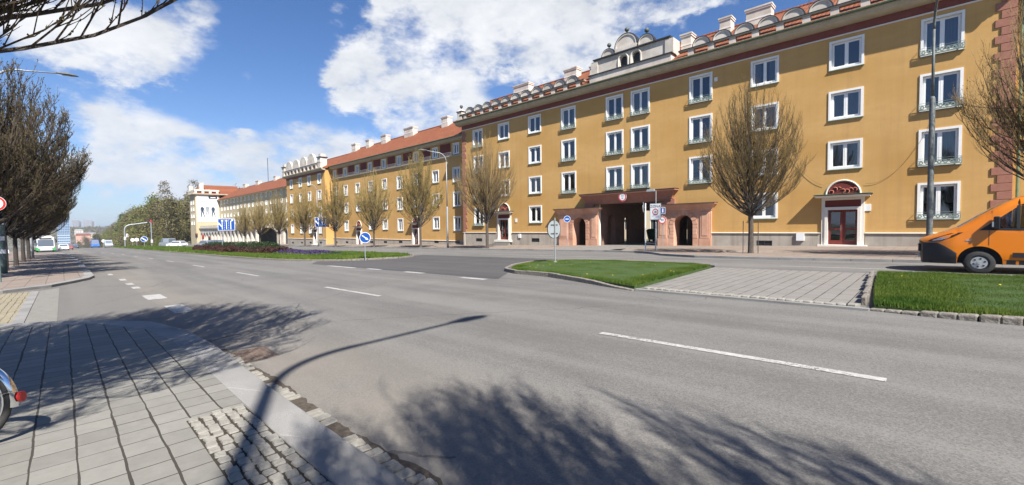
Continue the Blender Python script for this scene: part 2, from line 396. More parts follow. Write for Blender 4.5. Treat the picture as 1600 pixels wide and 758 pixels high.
K['blue'] = mat('blue sign face', (.008,.065,.28), .4)
K['signwhite'] = mat('white sign face', (.72,.73,.74), .4)
K['signback'] = mat('grey sign back', (.32,.35,.37), .55, col2=(.38,.41,.43), scale=3, metal=.3)
K['red'] = mat('red sign face', (.50,.025,.02), .4)
K['black'] = mat('black plastic', (.018,.018,.02), .5)
K['rubber'] = mat('tyre rubber', (.022,.022,.023), .85, col2=(.04,.039,.037), scale=20)
K['orange'] = mat('orange van paint', (.66,.185,.006), .35, coat=.5, col2=(.64,.175,.006), scale=1)
K['chrome'] = mat('chrome', (.75,.76,.78), .12, metal=1.)
K['alloy'] = mat('silver wheel', (.55,.56,.57), .35, col2=(.45,.46,.47), scale=12, metal=.6)
K['lens'] = mat('headlight lens', (.32,.35,.38), .1, metal=.3, coat=1.)
K['carwhite'] = mat('white car paint', (.75,.76,.76), .3, coat=.6)
K['carsilver'] = mat('silver car paint', (.42,.45,.48), .3, metal=.5, coat=.6)
K['cardark'] = mat('dark blue car paint', (.035,.05,.085), .3, coat=.6)
K['carblue'] = mat('bright blue paint', (.02,.11,.42), .4, coat=.3)
K['carred'] = mat('dull red car paint', (.30,.05,.035), .4, coat=.3)
K['busgreen'] = mat('bus green paint', (.05,.33,.07), .35, coat=.4)
K['bin'] = mat('green plastic bin', (.018,.075,.035), .5, col2=(.03,.10,.05), scale=3)
K['rust'] = mat('rusty cast iron', (.115,.082,.066), .85, col2=(.175,.128,.10), scale=14, bump=.8)
K['panel'] = mat('grey panel block', (.30,.31,.33), .9, col2=(.36,.365,.38), scale=.15)
K['panelwin'] = mat('dark panel windows', (.10,.12,.15), .3)
K['towerglass'] = mat('blue tower cladding', (.085,.15,.26), .25, col2=(.12,.20,.33), scale=.2, spec=.6)
K['towerband'] = mat('pale tower bands', (.45,.52,.58), .6)
K['brick'] = mat('salmon render', (.46,.26,.20), .9, col2=(.52,.31,.24), scale=.3)
K['barkforest'] = mat('forest bark', (.09,.075,.055), .9, col2=(.15,.125,.09), scale=3)
K['barkbirch'] = mat('birch bark', (.50,.47,.42), .85, col2=(.35,.32,.28), scale=3)
K['leaf_a'] = leafmat('brown olive wood', (.10,.085,.036), (.175,.155,.055), .2, .5)
K['leaf_b'] = leafmat('fresh olive wood', (.12,.135,.03), (.20,.215,.055), .25, .5)
K['leaf_c'] = leafmat('dark fir needles', (.025,.055,.022), (.05,.09,.035), .1, .5)
K['leaf_d'] = leafmat('grey brown wood', (.12,.098,.055), (.19,.16,.09), .2, .5)
K['cablemat'] = mat('grey cable', (.16,.12,.07), .8)
K['bark_dark_backlit'] = mat('dark back-lit hornbeam bark', (.03,.025,.021), .9, col2=(.06,.05,.042), scale=18, bump=.6, stretch=(1,1,.3))  # naturally dark bark, with back-lit shade on the left row put into its colour
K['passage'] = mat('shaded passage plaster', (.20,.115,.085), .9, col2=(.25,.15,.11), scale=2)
K['twig_far'] = mat('tan twigs', (.21,.14,.052), .85, col2=(.33,.235,.09), scale=1.5)
# rain streaks and dust on the ochre walls
def streaks(m, col, amt):
    N, L = nt(m); b = N['Principled BSDF']; src = b.inputs['Base Color'].links[0].from_socket
    geo = N.new('ShaderNodeNewGeometry'); mp = N.new('ShaderNodeMapping'); mp.inputs['Scale'].default_value = (2.4,2.4,.10); L.new(geo.outputs['Position'], mp.inputs['Vector'])
    n = N.new('ShaderNodeTexNoise'); n.inputs['Scale'].default_value = 1.; n.inputs['Detail'].default_value = 7; n.inputs['Roughness'].default_value = .7; L.new(mp.outputs[0], n.inputs['Vector'])
    n2 = N.new('ShaderNodeTexNoise'); n2.inputs['Scale'].default_value = .33; n2.inputs['Detail'].default_value = 6; L.new(geo.outputs['Position'], n2.inputs['Vector'])
    f = math_node(N, L, 'MULTIPLY', math_node(N, L, 'MAXIMUM', math_node(N, L, 'SUBTRACT', n.outputs['Fac'], .47), 0.), math_node(N, L, 'MULTIPLY', n2.outputs['Fac'], amt))
    mx = N.new('ShaderNodeMix'); mx.data_type = 'RGBA'; L.new(f, mx.inputs['Factor']); L.new(src, mx.inputs['A']); mx.inputs['B'].default_value = (*col, 1); L.new(mx.outputs['Result'], b.inputs['Base Color'])
streaks(K['stucco'], (.30,.185,.075), 2.0); streaks(K['plinth'], (.16,.13,.10), 4.); streaks(K['gable'], (.25,.22,.19), 2.2); streaks(K['soffit'], (.2,.17,.12), 3.)
K['bed'] = mat('dark joint sand', (.028,.023,.018), .95, col2=(.06,.048,.036), scale=30, bump=.8)
# the paint is worn through to the stone here and there
def wear(m, col):
    N, L = nt(m); b = N['Principled BSDF']; src = b.inputs['Base Color'].links[0].from_socket
    geo = N.new('ShaderNodeNewGeometry'); n = N.new('ShaderNodeTexNoise'); n.inputs['Scale'].default_value = 26; n.inputs['Detail'].default_value = 5; n.inputs['Roughness'].default_value = .75; L.new(geo.outputs['Position'], n.inputs['Vector'])
    n2 = N.new('ShaderNodeTexNoise'); n2.inputs['Scale'].default_value = 1.4; L.new(geo.outputs['Position'], n2.inputs['Vector'])
    f = math_node(N, L, 'GREATER_THAN', math_node(N, L, 'ADD', n.outputs['Fac'], math_node(N, L, 'MULTIPLY', math_node(N, L, 'SUBTRACT', n2.outputs['Fac'], .5), .35)), .565)
    mx = N.new('ShaderNodeMix'); mx.data_type = 'RGBA'; L.new(f, mx.inputs['Factor']); L.new(src, mx.inputs['A']); mx.inputs['B'].default_value = (*col, 1); L.new(mx.outputs['Result'], b.inputs['Base Color'])
wear(K['paint'], (.17,.16,.147))
# ------------------------------------------------------------------ the ground
def sheet(name, x0, x1, y0, y1, dz, m, nx=None):
    mb = MB()
    xs = sorted({x0, x1} | {float(x) for x in (-1400,-1000,-800,-600,-500,-400,-340,-290,-270,-250,-230,-210,-190) if x0 < x < x1})
    for a, b in zip(xs, xs[1:]):
        mb.quad((a,y0,gz(a)+dz), (b,y0,gz(b)+dz), (b,y1,gz(b)+dz), (a,y1,gz(a)+dz))
    return struct(mb.build(name, m))
sheet('ground', -6000, 400, -2500, 2500, -.05, K['field'])
sheet('road', -420, 90, -9, 34.6, 0, K['asphalt'])
mb = MB()                                                   # darker resurfaced crossing between the islands
pts = [(-26.5,10.25),(-10.6,10.25),(-12.3,12.6),(-14.0,16),(-13.6,17.4),(-13.5,19.2),(-28.2,19.2),(-27.2,17.4),(-26.0,15.7),(-26.8,14.3),(-27.5,12.8),(-29,11.6)]
mb.add([(x,y,gz(x)+.004) for x,y in pts], [tuple(range(len(pts)))]); struct(mb.build('road_crossing', K['asphalt_dark']))
mb = MB()                                                   # parking bay beside the pavement
pts = [(-11.4,1.6),(-12.4,.4),(-13.1,-.9),(-13.2,-1.0),(-13.0,-.12),(-13.0,-.12),(-22.9,-.12),(-24.6,.45),(-27.6,1.55)]
mb.add([(x,y,gz(x)+.004) for x,y in [(-11.2,1.62),(-12.0,.6),(-12.7,-.12),(-23.6,-.12),(-27.4,1.3),(-27.0,1.62)]], [tuple(range(6))])
struct(mb.build('parking_bay', K['asphalt_bay']))
mb = MB(); mb.add([(x,y,gz(x)+.005) for x,y in [(-12.72,-.13),(-13.0,-.6),(-21.9,-.6),(-22.6,-.13)]], [(0,1,2,3)]); struct(mb.build('bay_edge_strip', K['concrete']))
mb = MB(); mb.prism([(-13.0,-.6),(-13.0,-.78),(-21.7,-.78),(-21.7,-.6)][::-1], -.05, .02)
struct(mb.build('flush_kerb', K['granite'], bevel=.008))
mb = MB(); mb.add([(x,y,gz(x)+.012) for x,y in [(-13.0,-.782),(-13.3,-6),(-22.0,-6),(-21.7,-.782)]], [(0,1,2,3)]); struct(mb.build('cobbled_strip', K['cobblefield']))

# ---- near pavement (raised 10 cm)
inner = [(12,1.09),(4,1.09),(0,1.09),(-4.4,1.09),(-6,1.12),(-7.6,1.12),(-9.2,1.04),(-10.3,.80),(-11.2,.36),(-11.9,-.28),(-12.4,-.95),(-12.8,-2.2)]
outer = [(12,1.44),(4,1.42),(0,1.40),(-4.4,1.40),(-6,1.44),(-7.6,1.46),(-9.3,1.38),(-10.55,1.10),(-11.5,.60),(-12.25,-.1),(-12.78,-.88),(-13.18,-2.2)]
mb = MB(); mb.prism([(12,-9)] + inner + [(-12.8,-9)], -.1, .10); struct(mb.build('pavement', K['slab']))
def along(path, step):
    """resample a polyline at equal steps"""
    P = [Vector((x,y,0)) for x,y in path]; d = [0]
    for a, b in zip(P, P[1:]): d.append(d[-1] + (b-a).length)
    n = max(1, round(d[-1]/step)); out = []
    for i in range(n+1):
        t = d[-1]*i/n; j = 0
        while j < len(P)-2 and d[j+1] < t: j += 1
        out.append(P[j].lerp(P[j+1], (t-d[j])/max(1e-9, d[j+1]-d[j])))
    return out
def kerb(name, a, b, step, h, m, gap=.006, z0=-.15, rough=0, bevel=.012, seed=1, hs=None):
    """single stones between two edge lines a (back) and b (road side)"""
    r = random.Random(seed); A = along(a, step); B = along(b, step); n = min(len(A), len(B)); mb = MB()
    A = along(a, 1e9 if n < 2 else step)
    for i in range(n-1):
        t = gap/max(.1, (A[i+1]-A[i]).length)
        a0, a1 = A[i].lerp(A[i+1], t), A[i+1]; b0, b1 = B[i].lerp(B[i+1], t), B[i+1]
        hh = [h(i/(n-1)) if callable(h) else h, h((i+1)/(n-1)) if callable(h) else h]
        dz = r.uniform(-rough, rough)
        sub = 3 if rough else 1
        for k in range(sub):
            p = lambda u, v, q: u.lerp(v, q)
            q0, q1 = k/sub, (k+1)/sub
            c = [p(a0,a1,q0), p(a0,a1,q1), p(b0,b1,q1), p(b0,b1,q0)]
            hz = [hh[0]+(hh[1]-hh[0])*q for q in (q0,q1,q1,q0)]
            # one solid stone when smooth; rough ones share an uneven front
            bot = [(v.x, v.y, gz(v.x)+z0) for v in c]; top = [(v.x, v.y, gz(v.x)+z+dz) for v, z in zip(c, hz)]
            mb.hexa(bot, top)
    return struct(mb.build(name, m, bevel=bevel))
kerb('kerb', inner, outer, 1.52, .104, K['granite'], gap=.011)
# ---- pavement beyond the bay
kin = [(-21.9,-2.9),(-22.4,-1.6),(-23.2,-.72),(-25.2,.05),(-26.6,.52),(-27.8,.66),(-34,.68),(-45,.70),(-60,.62),(-72,.52),(-90,.12),(-102,-.55),(-108,-1.4),(-113,-4.2),(-150,-6.2)]
kout = [(-21.55,-2.9),(-22.05,-1.5),(-22.95,-.45),(-24.9,.32),(-26.5,.84),(-27.75,.98),(-34,1.0),(-45,1.02),(-60,.94),(-72,.84),(-90,.45),(-102,-.2),(-107.8,-1.0),(-112.6,-3.8),(-150,-5.85)]
mb = MB(); mb.prism([(-21.9,-20)] + kin + [(-150,-20)], -.1, .10); struct(mb.build('far_left_pavement', K['farpave']))
kerb('far_left_kerb', kin, kout, 1.6, .104, K['granite'])

# ---- gutter: broken row of setts bedded in dirt along the kerb
mb = MB(); xs = [12 - .07*i for i in range(278)]
rr = random.Random(3)
up = [(x, 1.615 + .03*math.sin(x*2.1) + rr.uniform(-.02,.02)) for x in xs]; lo = [(x, 1.38) for x in xs]
mb.add([(x,y,gz(x)+.004) for x,y in up + lo], [(i, i+1, len(xs)+i+1, len(xs)+i) for i in range(len(xs)-1)])
struct(mb.build('gutter_dirt', K['dirt']))
def sett(mb, x, y, w, d, z0, h, rot, r):
    c, s = math.cos(rot), math.sin(rot); pts = []
    for px, py in ((-1,-.78),(-.82,-1),(.8,-1),(1,-.8),(1,.82),(.78,1),(-.82,1),(-1,.8)):
        a = px*w/2*r.uniform(.9,1.03); b = py*d/2*r.uniform(.9,1.03)
        pts.append((x+a*c-b*s, y+a*s+b*c))
    g = gz(x)
    bot = [(p[0], p[1], g+z0) for p in pts]
    mid = [(p[0], p[1], g+h-.010) for p in pts]
    top = [(x+(p[0]-x)*.90, y+(p[1]-y)*.90, g+h+r.uniform(-.003,.003)) for p in pts]
    n = 8; vs = bot+mid+top
    fs = [(i,(i+1)%n,n+(i+1)%n,n+i) for i in range(n)] + [(n+i,n+(i+1)%n,2*n+(i+1)%n,2*n+i) for i in range(n)] + [tuple(range(2*n,3*n))]
    mb.add(vs, fs)
mb = MB(); x = 8.0
while x > -7.2:
    w = rr.uniform(.075,.125)
    dens = .9 if x > -3.4 else (.62 if x > -5.2 else .85)
    if rr.random() < dens: sett(mb, x-w/2, 1.52+rr.uniform(-.02,.02), w*.86, rr.uniform(.11,.16), -.03, .008+rr.uniform(0,.02), rr.uniform(-.15,.15), rr)
    x -= w + .012
struct(mb.build('gutter_setts', K['cobble']))
# ---- little sett panel in the pavement where the lamp cable was buried
mb = MB(); mb.add([(x,y,gz(x)+.1035) for x,y in [(-1.2,.66),(-1.2,1.085),(-4.42,1.085),(-4.42,.66)]], [(0,1,2,3)]); struct(mb.build('sett_bed', K['bed']))
mb = MB(); y = .705
for row in range(5):
    x = -1.2
    while x > -4.38:
        w = rr.uniform(.085,.115)
        sett(mb, x-w/2, y+rr.uniform(-.008,.008), w*.88, .072, .06, .112+rr.uniform(-.004,.008), rr.uniform(-.1,.1), rr); x -= w+.006
    y += .083
struct(mb.build('sett_panel', K['cobble']))

# ---- grass islands
def flat(name, pts, dz, m, mid=None, dome=0):
    n = len(pts); cx = sum(p[0] for p in pts)/n; cy = sum(p[1] for p in pts)/n
    mb = MB(); v = [(x,y,gz(x)+dz) for x,y in pts] + [(x,y,gz(x)-.1) for x,y in pts]
    ring = [(cx+(x-cx)*.8, cy+(y-cy)*.8) for x,y in pts]
    v += [(x,y,gz(x)+dz+dome) for x,y in ring]
    fs = [(i,(i+1)%n,2*n+(i+1)%n,2*n+i) for i in range(n)] + [tuple(range(2*n,3*n))] + [(n+i,n+(i+1)%n,(i+1)%n,i) for i in range(n)]
    mb.add(v, fs); return struct(mb.build(name, m))
isl_a = [(-5.62,10.42),(-6.1,17.3),(-7.2,17.75),(-10.6,17.95),(-13.0,17.5),(-14.0,16.2),(-13.4,14.2),(-12.4,12.75),(-11.5,12.2),(-9.6,11.95),(-7.6,11.2),(-6.2,10.62)]
isl_b = [(22,9.95),(22,17.4),(10,17.2),(2,17.0),(-1.15,16.9),(-1.0,14),(-.75,10.25),(.2,10.05),(4,9.95)]
isl_c = [(-27.0,12.9),(-26.4,14.4),(-25.9,15.7),(-26.7,17.2),(-28.6,18.2),(-34,18.6),(-60,18.8),(-100,18.9),(-190,19.5),(-190,10.8),(-120,10.6),(-89,10.55),(-63,10.6),(-39,10.5),(-32.3,10.95),(-29.0,11.7)]
flat('island_soil', isl_a, .085, K['soil'], dome=.07); flat('right_island_soil', isl_b, .085, K['soil'], dome=.06); flat('long_island_soil', isl_c, .085, K['soil'], dome=.05)
def offs(path, d):
    out = []
    for i, (x, y) in enumerate(path):
        a = path[max(0,i-1)]; b = path[min(len(path)-1,i+1)]
        t = Vector((b[0]-a[0], b[1]-a[1])).normalized(); out.append((x - t.y*d, y + t.x*d))
    return out
ka = [(-5.5,10.26),(-6.2,10.47),(-7.6,11.05),(-9.6,11.8),(-11.5,12.04),(-12.55,12.62),(-13.55,14.15),(-14.15,16.2),(-13.1,17.65),(-10.6,18.1),(-7.2,17.9),(-6.0,17.45)]
kerb('island_kerb', offs(ka, -.02), offs(ka, .13), .62, lambda t: .03+.11*min(1, t*9) - .1*max(0, t-.9)*10*.5, K['kerbold'], rough=.012, bevel=.02, seed=4)
kb = [(22,9.8),(4,9.8),(.2,9.9),(-.82,10.12)]
kerb('right_island_kerb', offs(kb, -.18), offs(kb, 0), .7, lambda t: .145 - .1*max(0, t-.86)/.14, K['kerbold'], rough=.02, bevel=.025, seed=5, gap=.02)
kb2 = [(22,17.55),(2,17.15),(-1.2,17.05)]
kerb('right_island_back_kerb', offs(kb2, 0), offs(kb2, -.15), .8, .11, K['kerbold'], rough=.015, bevel=.02, seed=6)
mb = MB()
for i in range(9):                                          # leaning slabs that edge the right lawn
    y0 = 10.7 + i*.68; mb.box(-.98-.04*i, -.90-.04*i, y0, y0+.62, -.1, .15+.02*math.sin(i*2.3))
struct(mb.build('lawn_edging', K['kerbold'], bevel=.015))
kc = [(-26.0,15.75),(-26.45,14.4),(-27.0,12.75),(-29.0,11.55),(-32.3,10.8),(-39,10.35),(-63,10.45),(-89,10.4),(-120,10.45),(-190,10.6)]
kerb('long_island_kerb', offs(kc, 0), offs(kc, .16), 1.0, .12, K['kerbold'], rough=.01, bevel=.02, seed=7, gap=.015)
kc2 = [(-28.4,18.35),(-26.6,17.35),(-26.0,15.75)]
kerb('island_tip_kerb', offs(kc2, 0), offs(kc2, .16), .8, .11, K['kerbold'], rough=.01, bevel=.02, seed=8)
# driveway between the islands
mb = MB(); mb.prism([(-5.35,10.36),(-.95,10.18),(-1.15,14),(-1.3,17.2),(-6.0,17.35),(-5.75,14)], -.05, .035)
struct(mb.build('driveway', K['driveway']))
mb = MB(); mb.prism([(-5.5,10.2),(-.8,10.02),(-.8,10.16),(-5.5,10.34)], -.05, .045); struct(mb.build('driveway_kerb', K['granite'], bevel=.01))
mb = MB(); x = -5.35
while x < -1.0:
    w = rr.uniform(.12,.19); y = 10.5 + (-x-5.35)*-.0 - (x+5.35)*.042
    sett(mb, x+w/2, y, w*.88, .2, 0, .062+rr.uniform(-.008,.012), rr.uniform(-.12,.12), rr); x += w+.012
struct(mb.build('driveway_setts', K['cobble']))

def inside(pts, x, y):
    c = False; j = len(pts)-1
    for i in range(len(pts)):
        xi, yi = pts[i]; xj, yj = pts[j]
        if (yi > y) != (yj > y) and x < (xj-xi)*(y-yi)/(yj-yi)+xi: c = not c
        j = i
    return c
def grass(name, pts, n, base, seed, hmin=.05, hmax=.12, w=.008, m=None, xr=None):
    g = np.random.default_rng(seed); P = np.array(pts)
    x0, y0 = P.min(0); x1, y1 = P.max(0)
    if xr: x0, x1 = xr
    V = []; F = []
    cand = np.stack([g.uniform(x0, x1, n), g.uniform(y0, y1, n)], 1)
    pa = np.asarray(pts); c = np.zeros(n, bool); j = len(pts)-1
    for i in range(len(pts)):
        xi, yi = pa[i]; xj, yj = pa[j]
        cond = ((yi > cand[:,1]) != (yj > cand[:,1])); xx = (xj-xi)*(cand[:,1]-yi)/((yj-yi) if yj != yi else 1e-9)+xi
        c ^= cond & (cand[:,0] < xx); j = i
    cand = cand[c]; n = len(cand)
    clump = np.sin(cand[:,0]*3.1+np.sin(cand[:,1]*2.3)*2)*np.sin(cand[:,1]*2.7+1.3*np.sin(cand[:,0]*1.7))
    h = g.uniform(hmin, hmax, n)*(1+.35*clump); a = g.uniform(0, 2*PI, n); lean = g.uniform(.1, .8, n)*h; la = g.uniform(0, 2*PI, n)
    z = np.where(cand[:,0] > -190, .019*cand[:,0], -3.61+.019*(cand[:,0]+190)) + base + .04
    ww = w*g.uniform(.7, 1.5, n)
    dx, dy = np.cos(a)*ww, np.sin(a)*ww
    b0 = np.stack([cand[:,0]-dx, cand[:,1]-dy, z-.05], 1); b1 = np.stack([cand[:,0]+dx, cand[:,1]+dy, z-.05], 1)
    tp = np.stack([cand[:,0]+np.cos(la)*lean, cand[:,1]+np.sin(la)*lean, z+h], 1)
    v = np.stack([b0, b1, tp], 1).reshape(-1, 3).tolist(); f = np.arange(3*n).reshape(-1, 3).tolist(); mi = [0]*n
    for i in range(22 if hmax < .1 else 0):                   # dandelions and dry leaves in the turf
        q = cand[int(g.integers(n))]; zz = .019*q[0]+base+.075; r_ = g.uniform(.014,.026); k = len(v)
        v += [[q[0]+r_*math.cos(t), q[1]+r_*math.sin(t), zz+.012*math.sin(t*2)] for t in (0,1.26,2.51,3.77,5.03)]; f.append([k,k+1,k+2,k+3,k+4]); mi.append(1 if i % 3 else 2)
    me = bpy.data.meshes.new(name); me.from_pydata(v, [], f); me.materials.append(m or K['grass']); me.materials.append(K['dandelion']); me.materials.append(K['dry'])
    me.polygons.foreach_set('material_index', mi)
    o = bpy.data.objects.new(name, me); COL.objects.link(o); return o
K['dandelion'] = mat('dandelion flowers', (.62,.45,.02), .8); K['dry'] = mat('dry leaves', (.30,.22,.12), .9)
tag(grass('grass', isl_a, 170000, .085, 1, .025, .06, w=.008), 'short green lawn on the small kerbed island by the round sign back', 'grass', kind='stuff')
tag(grass('grass', isl_b, 250000, .085, 2, .025, .065, xr=(-1.3, 9), w=.008), 'short green lawn in front of the orange van', 'grass', kind='stuff')
tag(grass('grass', isl_c, 70000, .10, 3, .06, .14, .02, xr=(-60, -26)), 'green lawn on the long island with the blue arrow sign', 'grass', kind='stuff')
tag(grass('grass', isl_c, 40000, .10, 4, .1, .25, .05, xr=(-189, -60)), 'distant green verge beyond the dark hedge', 'grass', kind='stuff')

# ---- far pavement in front of the houses
fk = [(60,22.7),(-1,22.7),(-6,22.55),(-9,22.9),(-11.2,23.9),(-12.4,25.2),(-13.8,26.3),(-17,26.75),(-30,27.0),(-60,27.2),(-103,27.4),(-190,27.6),(-260,28)]
mb = MB(); mb.prism([(60,36.6)] + [(60,22.85)] + offs(fk, -.15)[1:] + [(-260,42)] + [(-103,42),(-103,36.6)], -.1, .12)
struct(mb.build('far_pavement', K['farpave']))
kerb('far_kerb', offs(fk, -.18), fk, 1.3, .125, K['granite'], gap=.012)

# ---- painted markings
mb = MB()
def dash(x0, x1, y, w, yy=None):
    yy = y if yy is None else yy
    mb.quad((x0,y-w/2,gz(x0)+.006), (x1,yy-w/2,gz(x1)+.006), (x1,yy+w/2,gz(x1)+.006), (x0,y+w/2,gz(x0)+.006))
for i in range(18):
    x = -.31 - 10.1*i
    if i == 0: dash(-3.66, -.31, 5.73, .13)
    else: dash(x-3.4, x, 5.75 - .0009*max(0, -x-40)**2*.6, .13)
for x0, x1, y in ((-23.8,-20.7,10.1),(-19.6,-18.4,10.2),(-16.3,-14.9,10.2),(-12.2,-10.9,9.95)): dash(x0, x1, y, .26)
for x0, x1 in ((-25.2,-24.0),(-22.3,-21.3),(-20.3,-19.4)): dash(x0, x1, 1.72, .2)
dash(-16.7, -15.3, 1.78, .42); dash(-13.5, -11.9, 1.85, .36)
for i in range(8): dash(-30-i*6, -28.6-i*6, 1.6, .16)
dash(-4.2, 14, 19.3, .12); dash(-24, -10, 21.5, .12); dash(-60,-30,20.4,.12)
struct(mb.build('road_markings', K['paint']))
mb = MB(); mb.box(-7.05,-6.35,1.55,2.0,gz(-6.7)-.02,gz(-6.7)+.012)
for i in range(9): mb.box(-7.0+.075*i,-6.97+.075*i,1.6,1.95,gz(-6.7)+.01,gz(-6.7)+.018)
tag(mb.build('drain_grate', K['rust']), 'rusty iron drain grate in the gutter at the tip of the tree shadow', 'drain grate')
# hills beyond the crest
mb = MB(); n = 60; rows = []
hr = random.Random(5)
HP = [(-500,2),(-200,7),(-60,9),(0,9),(60,9),(120,11),(200,15),(300,14),(600,5)]
def hillz(x, y):
    d = -1150 - x; s = lerp1([(0,0),(150,.45),(330,.85),(480,1),(900,.9)], d); return -30 + (lerp1(HP, y)+30)*s
def lerp1(T, u):
    if u <= T[0][0]: return T[0][1]
    for (a, x), (b, y) in zip(T, T[1:]):
        if u <= b: return x+(y-x)*(u-a)/(b-a)
    return T[-1][1]
def hill(xc, prof, name, m):
    mb = MB(); k = len(prof)
    for dx, s in ((0,0),(-150,.45),(-330,.85),(-480,1),(-900,.9)):
        for (y, h) in prof: mb.v.append((xc+dx, y, -30 + (h+30)*s))
    for i in range(4):
        for j in range(k-1): mb.f.append((i*k+j, i*k+j+1, (i+1)*k+j+1, (i+1)*k+j)); mb.m.append(0)
    return struct(mb.build(name, m, smooth=True))
hill(-1150, HP, 'hill', K['field'])
# ------------------------------------------------------------------ windows
def window_proto(kind, w, h, casw=.075):
    """origin at the middle of the bottom edge, wall plane at y = 0, street towards -y; w, h are the outer size of the white surround"""
    b = .125; mb = MB()
    for x0, x1, z0, z1 in ((-w/2,-w/2+b,0,h),(w/2-b,w/2,0,h),(-w/2+b,w/2-b,h-b,h),(-w/2+b,w/2-b,0,b*.6)):
        mb.box(x0,x1,-.05,.02,z0,z1)
    a, c, d, e = -w/2+b+.003, w/2-b-.003, b*.6+.003, h-b-.003
    for x0, x1, z0, z1 in ((a,a+.05,d,e),(c-.05,c,d,e),(a+.05,c-.05,e-.05,e),(a+.05,c-.05,d,d+.06)): mb.box(x0,x1,.10,.17,z0,z1)
    for s0, s1 in ((a+.05,-.02),(.02,c-.05)):                                            # two casements
        k = casw
        for x0, x1, z0, z1 in ((s0,s0+k,d+.06,e-.05),(s1-k,s1,d+.06,e-.05),(s0+k,s1-k,e-.05-k,e-.05),(s0+k,s1-k,d+.06,d+.06+k)): mb.box(x0,x1,.085,.155,z0,z1)
    mb.box(-.02,.02,.08,.16,d+.06,e-.05)
    win = mb.build('window', K['white'], local=True)
    g = MB()
    for s0, s1 in ((a+.05+casw-.004,-.02-casw+.004),(.02+casw-.004,c-.05-casw+.004)):
        g.quad((s0,.125,d+.05+casw),(s1,.125,d+.05+casw),(s1,.125,e-.05-casw+.01),(s0,.125,e-.05-casw+.01))
    g.build('pane', K['glass'], win, local=True)
    s = MB(); s.hexa([(-w/2-.03,-.09,-.05),(w/2+.03,-.09,-.05),(w/2+.03,-.002,-.03),(-w/2-.03,-.002,-.03)],[(-w/2-.03,-.09,-.02),(w/2+.03,-.09,-.02),(w/2+.03,-.002,.012),(-w/2-.03,-.002,.012)])
    s.build('sill', K['green_metal'], win, local=True)
    if kind == 'tall':
        r = MB(); y = -.17
        r.box(-w/2-.02,w/2+.02,y-.012,y+.012,.42,.437); r.box(-w/2-.02,w/2+.02,y-.012,y+.012,.05,.088); r.box(-w/2-.02,w/2+.02,y-.01,y+.01,.295,.325)
        r.box(-w/2-.02,w/2+.02,y-.02,-.09,.045,.053)  # thin tray plate added to cast a solid shadow band on the wall
        for sx in (-1, 1):
            r.box(sx*(w/2+.02)-.012, sx*(w/2+.02)+.012, y-.012, -.05, .42, .436); r.box(sx*(w/2+.02)-.01, sx*(w/2+.02)+.01, y, -.05, .058, .078)
            r.box(sx*(w/2+.02)-.012, sx*(w/2+.02)+.012, y-.012, y+.012, .08, .42)
        n = 7
        for i in range(n):
            x = -w/2 + w*(i+.5)/n
            r.ring((x, y, .19), (0,1,0), .040, .105, .018, 12); r.box(x-.006+w/n/2, x+.006+w/n/2, y-.008, y+.008, .08, .30)  # rings made wider than the ironwork so their shadow band falls dense
        r.build('railing', K['railmetal'], win, local=True)
    return win
K['railmetal'] = mat('grey green rail paint', (.15,.20,.17), .55, col2=(.24,.29,.26), scale=6)
proto_tall = window_proto('tall', 1.75, 2.12); proto_small = window_proto('small', 1.76, 1.82); proto_attic = window_proto('attic', 1.25, 1.45)
proto_tall2 = window_proto('plain', 1.55, 1.95); proto_small2 = window_proto('plain', 1.55, 1.75)
protos = [proto_tall, proto_small, proto_attic, proto_tall2, proto_small2]
used_proto = set()
wr = random.Random(11)
def place_window(proto, parent, x, y, z, curtain=None):
    """x, y, z world; parent an unrotated empty"""
    p = parent.location
    loc = (x-p.x, y-p.y, z-p.z)
    if proto not in used_proto:
        used_proto.add(proto); proto.parent = parent; proto.location = loc; w = proto; curtain = 1
    else: w = dup(proto, parent, loc)
    hgt = max(v.co.z for v in proto.data.vertices); wid = max(v.co.x for v in proto.data.vertices)
    if w is not proto:
        for c_ in w.children: 
            if c_.name.startswith('pane'): c_.rotation_euler = (R(wr.uniform(-.7,.7)), 0, R(wr.uniform(-.9,.9)))
    if curtain is None: curtain = wr.random()
    if curtain < .62:
        mb = MB(); n = 16; full = curtain < .26
        sides = ((-1,0),(0,1)) if full or curtain < .34 else (((-1,-.35),(.35,1)))
        zz = (.2, hgt-.15) if not (.34 < curtain < .42) else (hgt*.45, hgt-.15)
        for s0, s1 in sides[:1 + (wr.random() < .8)]:
            pts = [((s0+(s1-s0)*i/n)*(wid-.16), .20+.02*math.sin(i*1.9+curtain*40)) for i in range(n+1)]
            for (xa,ya),(xb,yb) in zip(pts, pts[1:]): mb.quad((xa,ya,zz[0]),(xb,yb,zz[0]),(xb,yb,zz[1]),(xa,ya,zz[1]))
        mb.build('curtain', K['curtain'], w, local=True)
    return w
def wop(x, z, w, h): # the hole for a window of outer size w x h
    return (x-w/2+.12, x+w/2-.12, z+.07, z+h-.12, False)

